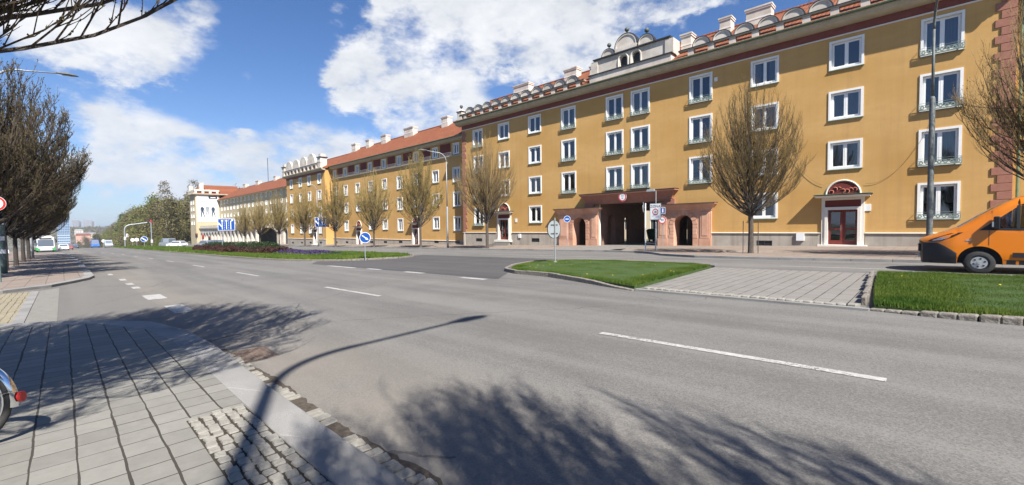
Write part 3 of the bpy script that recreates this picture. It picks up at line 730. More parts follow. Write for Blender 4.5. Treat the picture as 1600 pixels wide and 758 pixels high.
def chimney(parent, x, y, z0, z1, w, d=.9):
    mb = MB(); mb.box(x-w/2,x+w/2,y-d/2,y+d/2,z0,z1-.25); mb.box(x-w/2-.06,x+w/2+.06,y-d/2-.06,y+d/2+.06,z1-.25,z1-.12,1); mb.box(x-w/2-.1,x+w/2+.1,y-d/2-.1,y+d/2+.1,z1-.12,z1,0)
    mb.box(x-w/2-.02,x+w/2+.02,y-d/2-.02,y+d/2+.02,z0+(z1-z0)*.45,z0+(z1-z0)*.52,1)
    return mb.build('chimney', [K['gable'], K['trim']], parent)
def roof(name, parent, x0, x1, ye, ze, yr, zr, yb, over=.0, hip=None):
    """ridge along x; hip = (left, right) inset of the ridge ends"""
    hl, hr_ = hip or (0, 0); mb = MB(); t = .12
    A = (x0,ye,ze); B = (x1,ye,ze); C = (x1-hr_,yr,zr); D = (x0+hl,yr,zr); E = (x1,yb,ze); F = (x0,yb,ze)
    mb.quad(A,B,C,D); mb.quad(E,F,D,C); mb.tri(F,A,D); mb.tri(B,E,C)
    mb.quad((x0,ye,ze-t),(x1,ye,ze-t),B,A); mb.quad((x0,ye,ze-t),A,F,(x0,yb,ze-t)); mb.quad((x1,ye,ze-t),(x1,yb,ze-t),E,B)
    r = mb.build(name, K['tile'], parent)
    rt = MB(); n = int((x1-hr_-x0-hl)/.4)
    for i in range(n):
        xx = x0+hl+(x1-hr_-x0-hl)*i/n
        rt.tube([(xx,yr,zr+.0),(xx+.43,yr,zr+.0)], [.13,.115], 6)
    rt.build('ridge_cap', K['tile'], r)
    return r
def gutter(parent, x0, x1, y, z, m):
    mb = MB(); n = 8
    for xa, xb in ((x0, x1),):
        pr = [(y+.075*math.cos(a), z+.075*math.sin(a)) for a in [PI+PI*i/n for i in range(n+1)]]
        for (ya,za),(yb_,zb) in zip(pr, pr[1:]): mb.quad((xa,ya,za),(xb,ya,za),(xb,yb_,zb),(xa,yb_,zb))
        mb.box(xa,xb,y-.085,y-.07,z-.02,z+.02)
    return mb.build('gutter', m, parent)
def extrude_x(mb, prof, x0, x1, m=0, caps=True):
    """profile of (y, z) points swept from x0 to x1"""
    n = len(prof); vs = [(x0,y,z) for y,z in prof] + [(x1,y,z) for y,z in prof]
    fs = [(i,(i+1)%n,n+(i+1)%n,n+i) for i in range(n)]
    if caps: fs += [tuple(range(n))[::-1], tuple(range(n,2*n))]
    return mb.add(vs, fs, m)
def body_box(mb, x0, x1, yf, yb, z1, back=True, m=0):
    """side and back walls"""
    mb.quad((x0,yb,gz(x0)-.5),(x0,yf,gz(x0)-.5),(x0,yf,z1),(x0,yb,z1),m); mb.quad((x1,yf,gz(x1)-.5),(x1,yb,gz(x1)-.5),(x1,yb,z1),(x1,yf,z1),m)
    if back: mb.quad((x1,yb,gz(x1)-.5),(x0,yb,gz(x0)-.5),(x0,yb,z1),(x1,yb,z1),m)
def plinth(parent, x0, x1, yf, ztop, holes, m, cellars=(), th=.06):
    """projecting base wall with a weathered ledge; holes = door intervals"""
    cuts = sorted(holes); xs = [x0]
    for a, b in cuts: xs += [a, b]
    xs.append(x1)
    for a, b in zip(xs[::2], xs[1::2]):
        mb = MB(); ops = [(c-w/2, c+w/2, z, z+h, False) for c, w, z, h in cellars if a < c < b]
        facade(mb, a, b, lambda u: gz(u)-.1, ztop, ops, lambda u,d,z: (u, yf-th+d, z), .28, 0, 0)
        for u in (a, b): mb.quad((u,yf-th,gz(u)-.1),(u,yf,gz(u)-.1),(u,yf,ztop),(u,yf-th,ztop))
        p = mb.build('plinth', m, parent); mb = MB()
        extrude_x(mb, [(yf-th-.07,ztop),(yf,ztop),(yf,ztop+.05),(yf-th-.07,ztop+.03)], a, b, 0); mb.build('plinth_ledge', K['trim'], parent)
    for c, w, z, h in cellars:
        if any(a < c < b for a, b in cuts): continue
        f = MB(); y = yf-.048
        f.box(c-w/2,c+w/2,y,y+.04,z,z+.05); f.box(c-w/2,c+w/2,y,y+.04,z+h-.05,z+h); f.box(c-.02,c+.02,y,y+.04,z+.05,z+h-.05)
        for sx in (c-w/2, c+w/2-.05): f.box(sx,sx+.05,y,y+.04,z+.05,z+h-.05)
        f.quad((c-w/2,y+.045,z),(c+w/2,y+.045,z),(c+w/2,y+.045,z+h),(c-w/2,y+.045,z+h),1)
        f.build('cellar_window', [K['metal_dark'], K['black']], parent)
    return p
def quoins(parent, x, dirn, yf, z0, z1, m, side=True):
    mb = MB(); z = z0; i = 0
    while z < z1 - .2:
        w = .78 if i % 2 else .56
        a, b = (x, x+dirn*w) if dirn > 0 else (x+dirn*w, x)
        mb.box(a, b, yf-.05, yf+.25, z+.012, min(z+.43, z1)-.012); z += .43; i += 1
    return mb.build('quoin', m, parent, bevel=.012)

# ------------------------------------------------------------------ main house with the gate
XA, XB, YF = -41.9, 2.96, 34.71
H = thing('apartment_house', 'ochre house with a pink gateway and many small white half round gables along its roof', 'apartment house', (-19.4, YF, gz(-19.4)))
ROWS = [1.66, 4.72, 7.87, 10.98]; ROWS_S = [1.90, 4.96, 8.12, 11.29]
talls = [(-39.0,(0,1,2,3)), (-25.72,(1,2,3)), (-20.63,(1,2,3)), (-18.14,(1,2,3)), (-13.08,(1,2,3)), (.19,(0,1,2,3))]
smalls = [(-34.66,(1,2,3)), (-30.08,(0,1,2,3)), (-8.68,(0,1,2,3)), (-4.10,(1,2,3))]
ops = []; wins = []
for x, rs in talls:
    for r in rs: ops.append(wop(x, ROWS[r], 1.75, 2.12)); wins.append((proto_tall, x, ROWS[r]))
for x, rs in smalls:
    for r in rs: ops.append(wop(x, ROWS_S[r], 1.76, 1.82)); wins.append((proto_small, x, ROWS_S[r]))
gate = (-22.26,-16.54,-1,3.56,False); arcL = (-25.13,-23.64,-1,2.35,True); arcR = (-15.10,-13.58,-1,2.30,True)
doors = [(-4.16, .13), (-34.75, .06)]
for x, z in doors: ops.append((x-.76, x+.76, z, z+2.24, False))
ops += [gate, (arcL[0]-.02,arcL[1]+.02,-1,2.4,True), (arcR[0]-.02,arcR[1]+.02,-1,2.36,True)]
mb = MB()
facade(mb, XA, XB, lambda u: gz(u)-.2, 13.5, ops, lambda u,d,z: (u, YF+d, z), .2, 0, 1)
body_box(mb, XA, XB, YF, YF+12, 13.5, False)
facade(mb, XA, XB, lambda u: gz(u)-.5, 13.5, [(-26.7,-12.3,-3,3.55,False)], lambda u,d,z: (u, YF+12+d, z), 0, 0, 0)
wall = mb.build('wall', [K['stucco'], K['white']], H)
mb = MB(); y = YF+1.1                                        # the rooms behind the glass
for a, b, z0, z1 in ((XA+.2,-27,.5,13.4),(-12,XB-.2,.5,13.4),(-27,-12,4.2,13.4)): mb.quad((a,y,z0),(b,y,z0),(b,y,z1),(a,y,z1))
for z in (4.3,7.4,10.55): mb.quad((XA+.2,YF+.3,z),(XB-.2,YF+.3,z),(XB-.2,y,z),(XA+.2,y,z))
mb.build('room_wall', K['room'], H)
for pr, x, z in wins:
    w_ = place_window(pr, H, x, YF, z)
    if abs(x+4.10) < .1 and abs(z-8.12) < .1:                 # one casement stands open
        ob = MB(); a_, h_ = math.radians(62), 1.45
        q0 = Vector((-.62,.10,.2)); d_ = Vector((math.cos(a_), math.sin(a_), 0))*.6
        for u0, u1, z0, z1 in ((0,.07,0,h_),(.93,1,0,h_),(.07,.93,0,.08),(.07,.93,h_-.08,h_)):
            p0 = q0+d_*u0; p1 = q0+d_*u1; ob.quad((p0.x,p0.y,.2+z0),(p1.x,p1.y,.2+z0),(p1.x,p1.y,.2+z1),(p0.x,p0.y,.2+z1))
        ob.build('open_casement', K['white'], w_, local=True)
plinth(H, XA, XB, YF, .86, [(-35.95,-33.55),(-26.9,-12.2),(-5.3,-3.02)], K['plinth'], [(-39.0,1.1,-.2,.38),(-30.08,1.1,-.12,.4),(-8.6,1.0,-.02,.36),(.2,1.0,.12,.36)])
quoins(H, XA, 1, YF, .95, 13.2, K['redstone']); quoins(H, XB, -1, YF, .95, 13.2, K['redstone'])
# cornice: thin white string, dark red frieze, coved beige soffit
mb = MB()
extrude_x(mb, [(YF-.06,13.34),(YF+.1,13.34),(YF+.1,13.42),(YF-.06,13.42)], XA-.06, XB+.06, 0)
extrude_x(mb, [(YF-.03,13.423),(YF+.1,13.423),(YF+.1,13.9),(YF-.03,13.9)], XA-.03, XB+.03, 1)
pr = [(YF-.05,13.905)] + [(YF-.05-.62*math.sin(a), 13.905+.30*(1-math.cos(a))) for a in [PI/2*i/5 for i in range(1,6)]] + [(YF-.74,14.24),(YF-.74,14.34),(YF+.1,14.34),(YF+.1,13.905)]
extrude_x(mb, pr, XA-.55, XB+.55, 2)
mb.build('cornice', [K['trim'], K['frieze'], K['soffit']], H)
gutter(H, XA-.6, XB+.6, YF-.86, 14.40, K['green_metal'])
RF = roof('roof', H, XA-.55, XB+.55, YF-.83, 14.45, 40.2, 18.2, 47.4)
for x, z, w in ((-35.4,18.4,2.4),(-28.2,18.4,1.6),(-12.55,18.5,.85),(-10.1,18.5,1.75),(-3.5,18.6,1.4)): chimney(RF, x, 38.9, 16.8, z, w)
def aerial(x, y, z0, z1):
    mb = MB(); mb.cyl((x,y,z0),(x,y,z1),.022,6); mb.cyl((x-.4,y,z1-.3),(x+.4,y,z1-.3),.012,5)
    for k in range(4): mb.cyl((x-.3+.2*k,y-.25,z1-.3),(x-.3+.2*k,y+.25,z1-.3),.008,4)
    return mb.build('aerial', K['metal_dark'], RF)
aerial(-6.4, 36.4, 16, 18.2)
# parapet: beam on little piers, half round gables standing on it
YP = YF-.58
def beam(mb, x0, x1, z=14.96):
    mb.box(x0,x1,YP-.10,YP+.25,z,z+.10,1)
    extrude_x(mb, [(YP-.16,z+.103),(YP+.30,z+.103),(YP+.30,z+.135),(YP-.16,z+.135)], x0, x1, 2)
mb = MB()
GXL, GXR = -22.5, -15.45
starts_r = [-13.5 + 1.4955*k for k in range(11)]; starts_l = [-40.45 + 1.4955*k for k in range(11)]
beam(mb, GXR+.9, XB-.3); beam(mb, XA+.4, GXL-.9)
for s in starts_r + starts_l: mb.box(s-.34, s+.10, YP-.06, YP+.35, 14.42, 14.958, 0)
for s in (starts_r[-1]+1.495, starts_l[-1]+1.495): mb.box(s-.34, s+.10, YP-.06, YP+.35, 14.42, 14.958, 0)
mb.build('parapet', [K['gable'], K['soffit'], K['metal_dark']], H)
def lunette(parent, x0, y, z, r, th=.35, ball=0, lift=0, rc=.06, cap=True):
    """white half round gable with a raised rim and a recessed field, tile capped"""
    mb = MB(); n = 16; c = x0 + r
    A = [(c - r*math.cos(PI*i/n), z + lift + r*math.sin(PI*i/n)) for i in range(n+1)]
    ri = r*.88
    Bq = [(c - ri*math.cos(PI*i/n), z + lift + ri*math.sin(PI*i/n)) for i in range(n+1)]
    for i in range(n):
        (a0,z0),(a1,z1) = A[i], A[i+1]; (b0,w0),(b1,w1) = Bq[i], Bq[i+1]
        mb.quad((a0,y,z0),(b0,y,w0),(b1,y,w1),(a1,y,z1),0)                               # rim face
        mb.quad((b0,y,w0),(b0,y+rc,w0),(b1,y+rc,w1),(b1,y,w1),0)                       # rim inside
        mb.quad((a0,y,z0),(a1,y,z1),(a1,y+th,z1),(a0,y+th,z0),0)
        mb.quad((c,y+.13,z+lift),(b0,y+rc,w0),(b1,y+rc,w1),(c,y+.13,z+lift),0) if False else mb.tri((c,y+rc,z+lift),(b1,y+rc,w1),(b0,y+rc,w0),0)
        mb.tri((c,y+th,z+lift),(a0,y+th,z0),(a1,y+th,z1),0)
    if lift: mb.box(x0,x0+2*r,y,y+th,z,z+lift,0)
    mb.torus((c,y+th*.42,z+lift),(0,-1,0),r+.02,.055,16,5,1 if cap else 0,0,PI,u=(1,0,0))
    k = mb
    for i in range(n if cap else 0):                                                     # dark sheet cap
        a0, a1 = PI*i/n, PI*(i+1)/n; R2 = r+.045
        k.quad((c-R2*math.cos(a0),y-.02,z+lift+R2*math.sin(a0)),(c-R2*math.cos(a1),y-.02,z+lift+R2*math.sin(a1)),(c-R2*math.cos(a1),y+th+.05,z+lift+R2*math.sin(a1)),(c-R2*math.cos(a0),y+th+.05,z+lift+R2*math.sin(a0)),1)
        k.quad((c-R2*math.cos(a0),y-.02,z+lift+R2*math.sin(a0)),(c-r*math.cos(a0),y-.02,z+lift+r*math.sin(a0)),(c-r*math.cos(a1),y-.02,z+lift+r*math.sin(a1)),(c-R2*math.cos(a1),y-.02,z+lift+R2*math.sin(a1)),1)
    o = mb.build('half_round_gable', [K['gable'], K['metal_dark']], parent)
    if ball:
        q = MB(); zt = z+lift+r; q.cyl((c,y+th/2,zt),(c,y+th/2,zt+.22),.05,8); q.ball((c,y+th/2,zt+.2+ball),ball); q.build('ball_finial', K['ball'], o, smooth=True)
    return o
first = None
for s in starts_r + starts_l:
    if first is None: first = lunette(H, s, YP-.02, 15.10, .63)
    else:
        c = dup(first, H); c.location = (s-starts_r[0], 0, 0)
# corner pedestals with ball finials
for x in (XA+.35, XB-.35):
    mb = MB(); mb.box(x-.42,x+.42,YP-.1,YP+.6,14.4,15.5,0); mb.box(x-.5,x+.5,YP-.18,YP+.68,15.5,15.58,1)
    mb.add([(x-.45,YP-.12,15.58),(x+.45,YP-.12,15.58),(x+.45,YP+.62,15.58),(x-.45,YP+.62,15.58),(x,YP+.25,15.95)],[(0,1,4),(1,2,4),(2,3,4),(3,0,4)],0)
    p = mb.build('pedestal', [K['gable'], K['metal_dark']], H)
    q = MB(); q.cyl((x,YP+.25,15.9),(x,YP+.25,16.05),.07,8); q.ball((x,YP+.25,16.2),.2); q.build('ball_finial', K['ball'], p, smooth=True)
# the central gable
G = thing  # (kept simple: one part with its own pieces)
mb = MB(); YG = YF-.25
ow = [(-20.05,-19.35,15.75,16.85,True), (-18.75,-18.05,15.75,16.85,True)]
ow = [(-19.95,-19.25,15.35,16.30,True), (-18.75,-18.05,15.35,16.30,True)]
facade(mb, GXL, GXR, 14.5, 16.62, ow, lambda u,d,z: (u, YG+d, z), .35, 0, 0)
mb.quad((GXL,YG+1.6,14.5),(GXL,YG,14.5),(GXL,YG,16.62),(GXL,YG+1.6,16.62)); mb.quad((GXR,YG,14.5),(GXR,YG+1.6,14.5),(GXR,YG+1.6,16.62),(GXR,YG,16.62)); mb.quad((GXL,YG,16.62),(GXR,YG,16.62),(GXR,YG+1.6,16.62),(GXL,YG+1.6,16.62))
mb.box(GXL-.12,GXR+.12,YG-.16,YG+1.65,16.55,16.66,1)
mb.box(GXL-.3,GXR+.3,YP-.1,YG+.3,14.42,15.12,0); mb.box(GXL-.42,GXR+.42,YP-.2,YG+.3,15.12,15.2,1)
for x in (GXL, GXR):
    mb.box(x-.32,x+.42 if x < -18 else x+.32,YG-.12,YG+1.2,14.5,16.5,0) if False else mb.box(x-.35,x+.35,YG-.1,YG+1.1,15.2,16.45,0)
for a, b, _, zt, _ in ow:
    r = (b-a)/2; c = (a+b)/2
    mb.torus((c,YG-.02,zt-r),(0,-1,0),r+.12,.07,12,6,0,0,PI,u=(1,0,0))
    for sx in (a-.12, b+.12): mb.cyl((sx,YG-.02,15.2),(sx,YG-.02,zt-r),.07,6)
gab = mb.build('gable', [K['gable'], K['metal_dark']], H)
q = MB()
for a, b, z0, zt, _ in ow: q.quad((a,YG+.3,z0),(b,YG+.3,z0),(b,YG+.3,zt),(a,YG+.3,zt))
q.build('gable_opening', K['black'], gab)
lunette(gab, -21.75, YG-.02, 16.66, .62, .5, .19); lunette(gab, -20.42, YG-.02, 16.66, 1.05, .5, .2, .38); lunette(gab, -18.2, YG-.02, 16.66, .68, .5, .2, .12)
chimney(gab, -23.35, 36.0, 15.2, 16.75, .9, .8); chimney(gab, -14.6, 36.0, 15.2, 16.95, .8, .8)

# gate portal in pink stone
mb = MB(); yp = YF-.22
def flare(mb, x0, x1, prof, y0, yback, m=0):
    """cornice of (offset, z) steps that returns round both ends"""
    L_ = [[(x0-d,yback,z),(x0-d,y0-d,z),(x1+d,y0-d,z),(x1+d,yback,z)] for d, z in prof]
    for A, B in zip(L_, L_[1:]):
        for i in range(3): mb.quad(A[i],A[i+1],B[i+1],B[i],m)
    mb.quad(*L_[-1], m); mb.quad(*L_[0][::-1], m)
def portal_block(x0, x1, arch):
    facade(mb, x0, x1, lambda u: gz(u)-.1, 2.78, [arch], lambda u,d,z: (u, yp+d, z), 1.1, 0, 0)
    for u in (x0, x1): mb.quad((u,yp,gz(u)-.1),(u,YF-.002,gz(u)-.1),(u,YF-.002,2.78),(u,yp,2.78))
    # flared cornice
    flare(mb, x0, x1, [(.0,2.60),(.045,2.62),(.045,2.70),(.10,2.73)] + [(.11+.24*t**1.4, 2.75+.34*t) for t in (0,.2,.4,.6,.8,1)] + [(.40,3.11),(.40,3.19)], yp, YF-.002, 0)
    mb.box(x0-.44,x1+.44,yp-.44,YF-.003,3.193,3.215,2)
    c = (arch[0]+arch[1])/2; r = (arch[1]-arch[0])/2; zs = arch[3]-r; g = gz(c)
    # rusticated voussoirs and pilaster strips
    for i in range(9):
        a0, a1 = PI*i/9+.03, PI*(i+1)/9-.03
        P = [(c-q*math.cos(a), zs+q*math.sin(a)) for q, a in ((r+.01,a0),(r+.36,a0),(r+.36,a1),(r+.01,a1))]
        mb.hexa([(x,yp-.035,z) for x,z in P], [(x,yp+.05,z) for x,z in P])
    zz = g+.75
    while zz < zs-.1:
        for s in (-1, 1):
            a, b = sorted((c+s*(r+.01), c+s*(r+.30+.08*(int(zz*4) % 2)))); mb.box(a,b,yp-.035,yp+.05,zz,min(zz+.245,zs-.01))
        zz += .27
    for a, b in ((x0+.04,c-r-.52),(c+r+.52,x1-.04)):
        if b-a > .3:
            mb.box(a,b,yp-.05,yp+.05,g-.05,g+.72); mb.box(a+.08,b-.08,yp-.06,yp+.05,g+.74,2.5); mb.box(a+.2,b-.2,yp-.085,yp+.05,g+.95,2.35)
    for a, b in ((x0+.02,c-r-.005),(c+r+.005,x1-.02)): mb.box(a,b,yp-.028,yp+.05,g-.08,g+.70)
portal_block(-26.84,-22.3,arcL); portal_block(-16.5,-12.2,arcR)
flare(mb, -23.45, -15.35, [(.0,3.50),(.05,3.52),(.05,3.63),(.09,3.66)] + [(.11+.40*t**1.5, 3.68+.62*t) for t in (0,.15,.3,.45,.6,.8,1)] + [(.55,4.32),(.55,4.45)], yp, YF-.002, 1)
mb.box(-24.04,-14.76,yp-.59,YF-.003,4.453,4.475,2)
for s in (-23.2,-15.6): mb.box(s-.55 if s<-19 else s-.45, s+.45 if s<-19 else s+.55, yp+.0, YF, 3.22, 3.63, 1)
portal = mb.build('gate_portal', [K['sandstone'], K['redstone'], K['metal_dark']], H)
# passage behind: side walls with openings, vault, outer walkways
mb = MB(); yb = YF+12
def sidewall(x, ops, th):
    for xx in (x-th/2, x+th/2): facade(mb, YF+.2, yb, -.8, 3.7, ops, lambda u,d,z: (xx, u, z), 0, 0, 0)
    facade(mb, YF+.1, yb, -.8, 3.7, ops, lambda u,d,z: (x-th/2+d, u, z), th, 0, 0) if False else None
    for op in ops:
        for u in op[:2]: mb.quad((x-th/2,u,-.8),(x+th/2,u,-.8),(x+th/2,u,3.0),(x-th/2,u,3.0))
sidewall(-22.56, [(36.2,37.6,-.8,2.5,True),(39.3,40.6,-.8,2.5,True),(43.6,46.69,-.8,3.1,False)], .5)
sidewall(-16.24, [(36.2,37.6,-.8,2.5,True),(39.3,40.6,-.8,2.5,True),(43.6,45.2,-.8,2.8,True)], .5)
for x in (-26.9,-12.1): mb.quad((x,YF+.1,-.8),(x,yb,-.8),(x,yb,3.7),(x,YF+.1,3.7))
mb.quad((-27,YF+.1,3.62),(-12,YF+.1,3.62),(-12,yb,3.62),(-27,yb,3.62))
facade(mb, -26.9, -12.1, -.8, 3.7, [(-26.6,-22.35,-.8,3.2,False),(-22.3,-16.5,-.8,3.5,False),(-15.95,-15.0,-.8,2.5,True),(-14.3,-13.4,-.8,2.5,True)], lambda u,d,z: (u, yb+.02+d, z), .2, 0, 0)
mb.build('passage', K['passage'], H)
mb = MB(); mb.add([(x,y,gz(x)+.126) for x,y in [(-22.3,27.0),(-16.5,26.8),(-16.5,60),(-22.3,60)]], [(0,1,2,3)]); struct(mb.build('gateway_paving', K['driveway']))
# doors of the main house
def entrance(parent, x, z, yf, s=1.0, canopy=True):
    w = 1.52*s
    mb = MB(); yd = yf+.16
    for a, b in ((x-w/2,x-.01),(x+.01,x+w/2)):
        mb.box(a,a+.13,yd,yd+.06,z,z+2.24); mb.box(b-.13,b,yd,yd+.06,z,z+2.24); mb.box(a+.13,b-.13,yd,yd+.06,z,z+.28); mb.box(a+.13,b-.13,yd,yd+.06,z+2.10,z+2.24); mb.box(a+.13,b-.13,yd,yd+.06,z+.95,z+1.06)
    mb.box(x-w/2,x+w/2,yd+.061,yd+.08,z,z+.27)
    d = mb.build('door', K['door'], parent)
    g = MB()
    for a, b in ((x-w/2+.13,x-.14),(x+.14,x+w/2-.13)):
        for z0, z1 in ((z+.28,z+.95),(z+1.06,z+2.10)): g.quad((a,yd+.03,z0),(b,yd+.03,z0),(b,yd+.03,z1),(a,yd+.03,z1))
    g.build('door_glass', K['glass'], d)
    hmb = MB(); hmb.cyl((x-.09,yd-.07,z+.85),(x-.09,yd-.07,z+1.25),.014,8); hmb.box(x-.1,x-.08,yd-.07,yd,z+.87,z+.89); hmb.box(x-.1,x-.08,yd-.07,yd,z+1.21,z+1.23); hmb.build('door_handle', K['chrome'], d)
    mb = MB(); t = .24
    for a, b, q in ((x-w/2-.34,x-w/2-.16,.10),(x+w/2+.16,x+w/2+.34,.10),(x-w/2-.16,x-w/2,.16),(x+w/2,x+w/2+.16,.16)): mb.box(a,b,yf-q,yf+.1,z-.12,z+2.42 if q > .12 else z+2.86)
    mb.box(x-w/2,x+w/2,yf-.16,yf+.1,z+2.24,z+2.42); mb.box(x-w/2-.34,x+w/2+.34,yf-.11,yf+.1,z+2.862,z+3.02)
    mb.box(x-w/2-.5,x+w/2+.5,yf-.42,yf+.1,z-.22,z-.005,0)
    mb.box(x-w/2-.2,x+w/2+.2,yf-.05,yf+.1,z+2.43,z+2.86,1)
    mb.build('door_surround', [K['trim'], K['tympanum']], parent)
    mb = MB(); mb.hexa([(x-w/2-.62,yf-.55,z+3.03),(x+w/2+.62,yf-.55,z+3.03),(x+w/2+.62,yf+.05,z+3.03),(x-w/2-.62,yf+.05,z+3.03)],[(x-w/2-.68,yf-.62,z+3.15),(x+w/2+.68,yf-.62,z+3.15),(x+w/2+.62,yf+.05,z+3.20),(x-w/2-.62,yf+.05,z+3.20)])
    mb.box(x-w/2-.74,x+w/2+.74,yf-.68,yf+.05,z+3.202,z+3.225,1)
    mb.build('door_canopy', [K['trim'], K['green_metal']], parent)
    mb = MB(); n = 16; r = .88; zb = z+3.23
    for i in range(n):
        a0, a1 = PI*i/n, PI*(i+1)/n
        mb.tri((x,yf-.012,zb),(x-r*math.cos(a0),yf-.012,zb+r*math.sin(a0)),(x-r*math.cos(a1),yf-.012,zb+r*math.sin(a1)),1)
    mb.torus((x,yf-.02,zb),(0,-1,0),r,.06,16,6,0,0,PI,u=(1,0,0))
    l = mb.build('lunette', [K['trim'], K['tympanum']], parent)
    q = MB(); lr = random.Random(int(abs(x)*7))              # terracotta relief of scrolls
    for k in range(7):
        xx = x-.6+.2*k; zz = zb+.12+.12*math.sin(k*1.3)+.18*math.sin(PI*(k+.5)/7)
        q.torus((xx,yf-.04,zz),(0,-1,0),.10+.03*lr.random(),.03,10,5,0,lr.uniform(0,3),lr.uniform(4,6))
    q.build('relief', K['terracotta'], l, smooth=True)
for x, z in doors: entrance(H, x, z, YF)
mb = MB()
for i in range(3): mb.box(-36.2+.12*i,-33.3-.12*i,YF-1.0+.3*i,YF-.43,gz(-34.7)+.1,gz(-34.7)+.22+.12*i)
mb.build('doorstep', K['concrete'], H)
def wallbox(parent, name, x, z, w, h, m, y=YF, th=.05):
    mb = MB(); mb.box(x-w/2,x+w/2,y-th,y+.01,z,z+h); return mb.build(name, m, parent, bevel=.006)
wallbox(H, 'meter_box', -6.42, .36, .46, .55, K['signwhite'], YF-.06, .12); wallbox(H, 'house_number', -2.92, 2.25, .32, .42, K['signwhite']); wallbox(H, 'house_number', -32.9, 2.0, .3, .4, K['signwhite'])
wallbox(H, 'meter_box', -32.3, .3, .35, .4, K['signwhite'], YF-.06, .1); wallbox(H, 'ventilation_box', -11.95, 12.3, .22, .3, K['white'])
mb = MB(); x = XB+.28; mb.cyl((x,YF+1.25,gz(x)),(x,YF+1.25,13.6),.065,10); mb.build('drainpipe', K['green_metal'], H)
mb = MB(); x = XA+.32; mb.cyl((x,YF-.1,gz(x)),(x,YF-.1,.9),.03,8); mb.build('cable_pipe', K['trim'], H)
# roundel with the height limit over the gate
def rpx(*p): return p
def round_sign(parent, c, nrm, r, ring_m, body=None, size=.2, back=True, bg='signwhite'):
    """disc with coloured ring and lettering; nrm horizontal"""
    nv = Vector(nrm).normalized(); u = Vector((0,0,1)).cross(nv) ; u = u.normalized(); c = Vector(c)
    # right-hand direction for a reader facing the sign
    mb = MB(); mb.disc(c, nv, r, .02, 28, 0); mb.disc(c+nv*.012, nv, r*.985, .004, 28, 1)
    if ring_m: mb.ring(c+nv*.017, nv, r*.72, r*.95, .004, 28, 2)
    if body: text_mb(mb, body, size, lambda x,y,z: c + u*x + Vector((0,0,1))*y + nv*(.018+z), 3)
    return mb.build('sign_face', [K['signback'], K[bg], K[ring_m] if ring_m else K[bg], K['black']], parent)
rs = round_sign(H, (-19.45,yp-.50,4.0), (0,-1,0), .40, 'red', '3,5\nm', .2)

# ------------------------------------------------------------------ wing to the left of the main house
YW = 36.15; WL, WR = -82.6, XA+.0
Wg = thing('apartment_house', 'long ochre wing with dark red top storey panels, set back left of the gabled house', 'apartment house', (-62, YW, gz(-62)))
cols = [(-44.9,'t'),(-49.5,'s'),(-54.1,'s'),(-58.7,'t'),(-63.2,'s'),(-67.7,'s'),(-72.2,'s'),(-76.8,'t'),(-81.2,'s')]
wd = [(-54.5,-.93),(-72.1,-1.27)]
ops = []; wins = []
for x, k in cols:
    for r, z in enumerate((1.05,4.25,7.45)):
        if r == 0 and any(abs(x-d) < 1.3 for d, _ in wd): continue
        if k == 't': ops.append(wop(x, z, 1.55, 1.95)); wins.append((proto_tall2, x, z))
        else: ops.append(wop(x, z+.22, 1.55, 1.75)); wins.append((proto_small2, x, z+.22))
    ops.append(wop(x, 11.08, 1.25, 1.45)); wins.append((proto_attic, x, 11.08))
for x, z in wd: ops.append((x-.68, x+.68, z, z+2.24, False))
mb = MB(); facade(mb, WL, WR, lambda u: gz(u)-.2, 12.9, ops, lambda u,d,z: (u, YW+d, z), .2, 0, 1); body_box(mb, WL, WR, YW, YW+11, 12.9)
mb.build('wall', [K['stucco'], K['white']], Wg)
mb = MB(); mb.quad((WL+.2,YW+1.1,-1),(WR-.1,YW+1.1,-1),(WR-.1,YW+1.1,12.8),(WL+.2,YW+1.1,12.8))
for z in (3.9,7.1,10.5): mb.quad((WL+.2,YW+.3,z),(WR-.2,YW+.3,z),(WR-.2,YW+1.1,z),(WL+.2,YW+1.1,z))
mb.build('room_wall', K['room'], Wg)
for pr, x, z in wins: place_window(pr, Wg, x, YW, z)
plinth(Wg, WL, WR, YW, -.28, [(x-1.2,x+1.2) for x, _ in wd], K['plinth'], [(x,1.0,gz(x)+.3,.36) for x, _ in cols if abs(x+54.1) > .5 and abs(x+72.2) > .5])
for x, z in wd: entrance(Wg, x, z, YW, .9)
mb = MB()
extrude_x(mb, [(YW-.22,10.86),(YW-.05,10.72),(YW+.05,10.72),(YW+.05,10.98),(YW-.22,10.94)], WL, WR, 0)
pr = [(YW-.04,12.7)] + [(YW-.04-.6*math.sin(a), 12.7+.28*(1-math.cos(a))) for a in [PI/2*i/4 for i in range(1,5)]] + [(YW-.72,13.02),(YW-.72,13.12),(YW+.1,13.12),(YW+.1,12.7)]
extrude_x(mb, pr, WL, WR, 0)
mb.build('cornice', [K['soffit']], Wg)
for (xa, _), (xb, _) in zip(cols[1:], cols):
    a, b = xa+.86, xb-.86; pn = MB()
    pn.box(a+.28,b-.28,YW-.02,YW+.1,11.501,12.66,0); pn.box(a+.1,b-.1,YW-.05,YW+.1,11.0,11.5,1)
    q = pn.build('attic_panel', [K['tympanum'], K['cream']], Wg); pn = MB()
    for k in range(6): pn.torus((a+.55+(b-a-1.1)*k/5,YW-.06,11.27),(0,-1,0),.15,.035,10,5,0)
    pn.build('relief', K['terracotta'], q)
RW = roof('roof', Wg, WL-.2, WR+.1, YW-.85, 13.22, 41.3, 17.2, 47.2)
gutter(Wg, WL, WR-.6, YW-.88, 13.18, K['green_metal'])
for x, w in ((-46.3,1.5),(-52.5,1.5),(-62.2,2.6),(-70.2,1.7),(-76.0,1.2),(-81.5,1.6)): chimney(RW, x, 40.6, 16.2, 18.0, w)

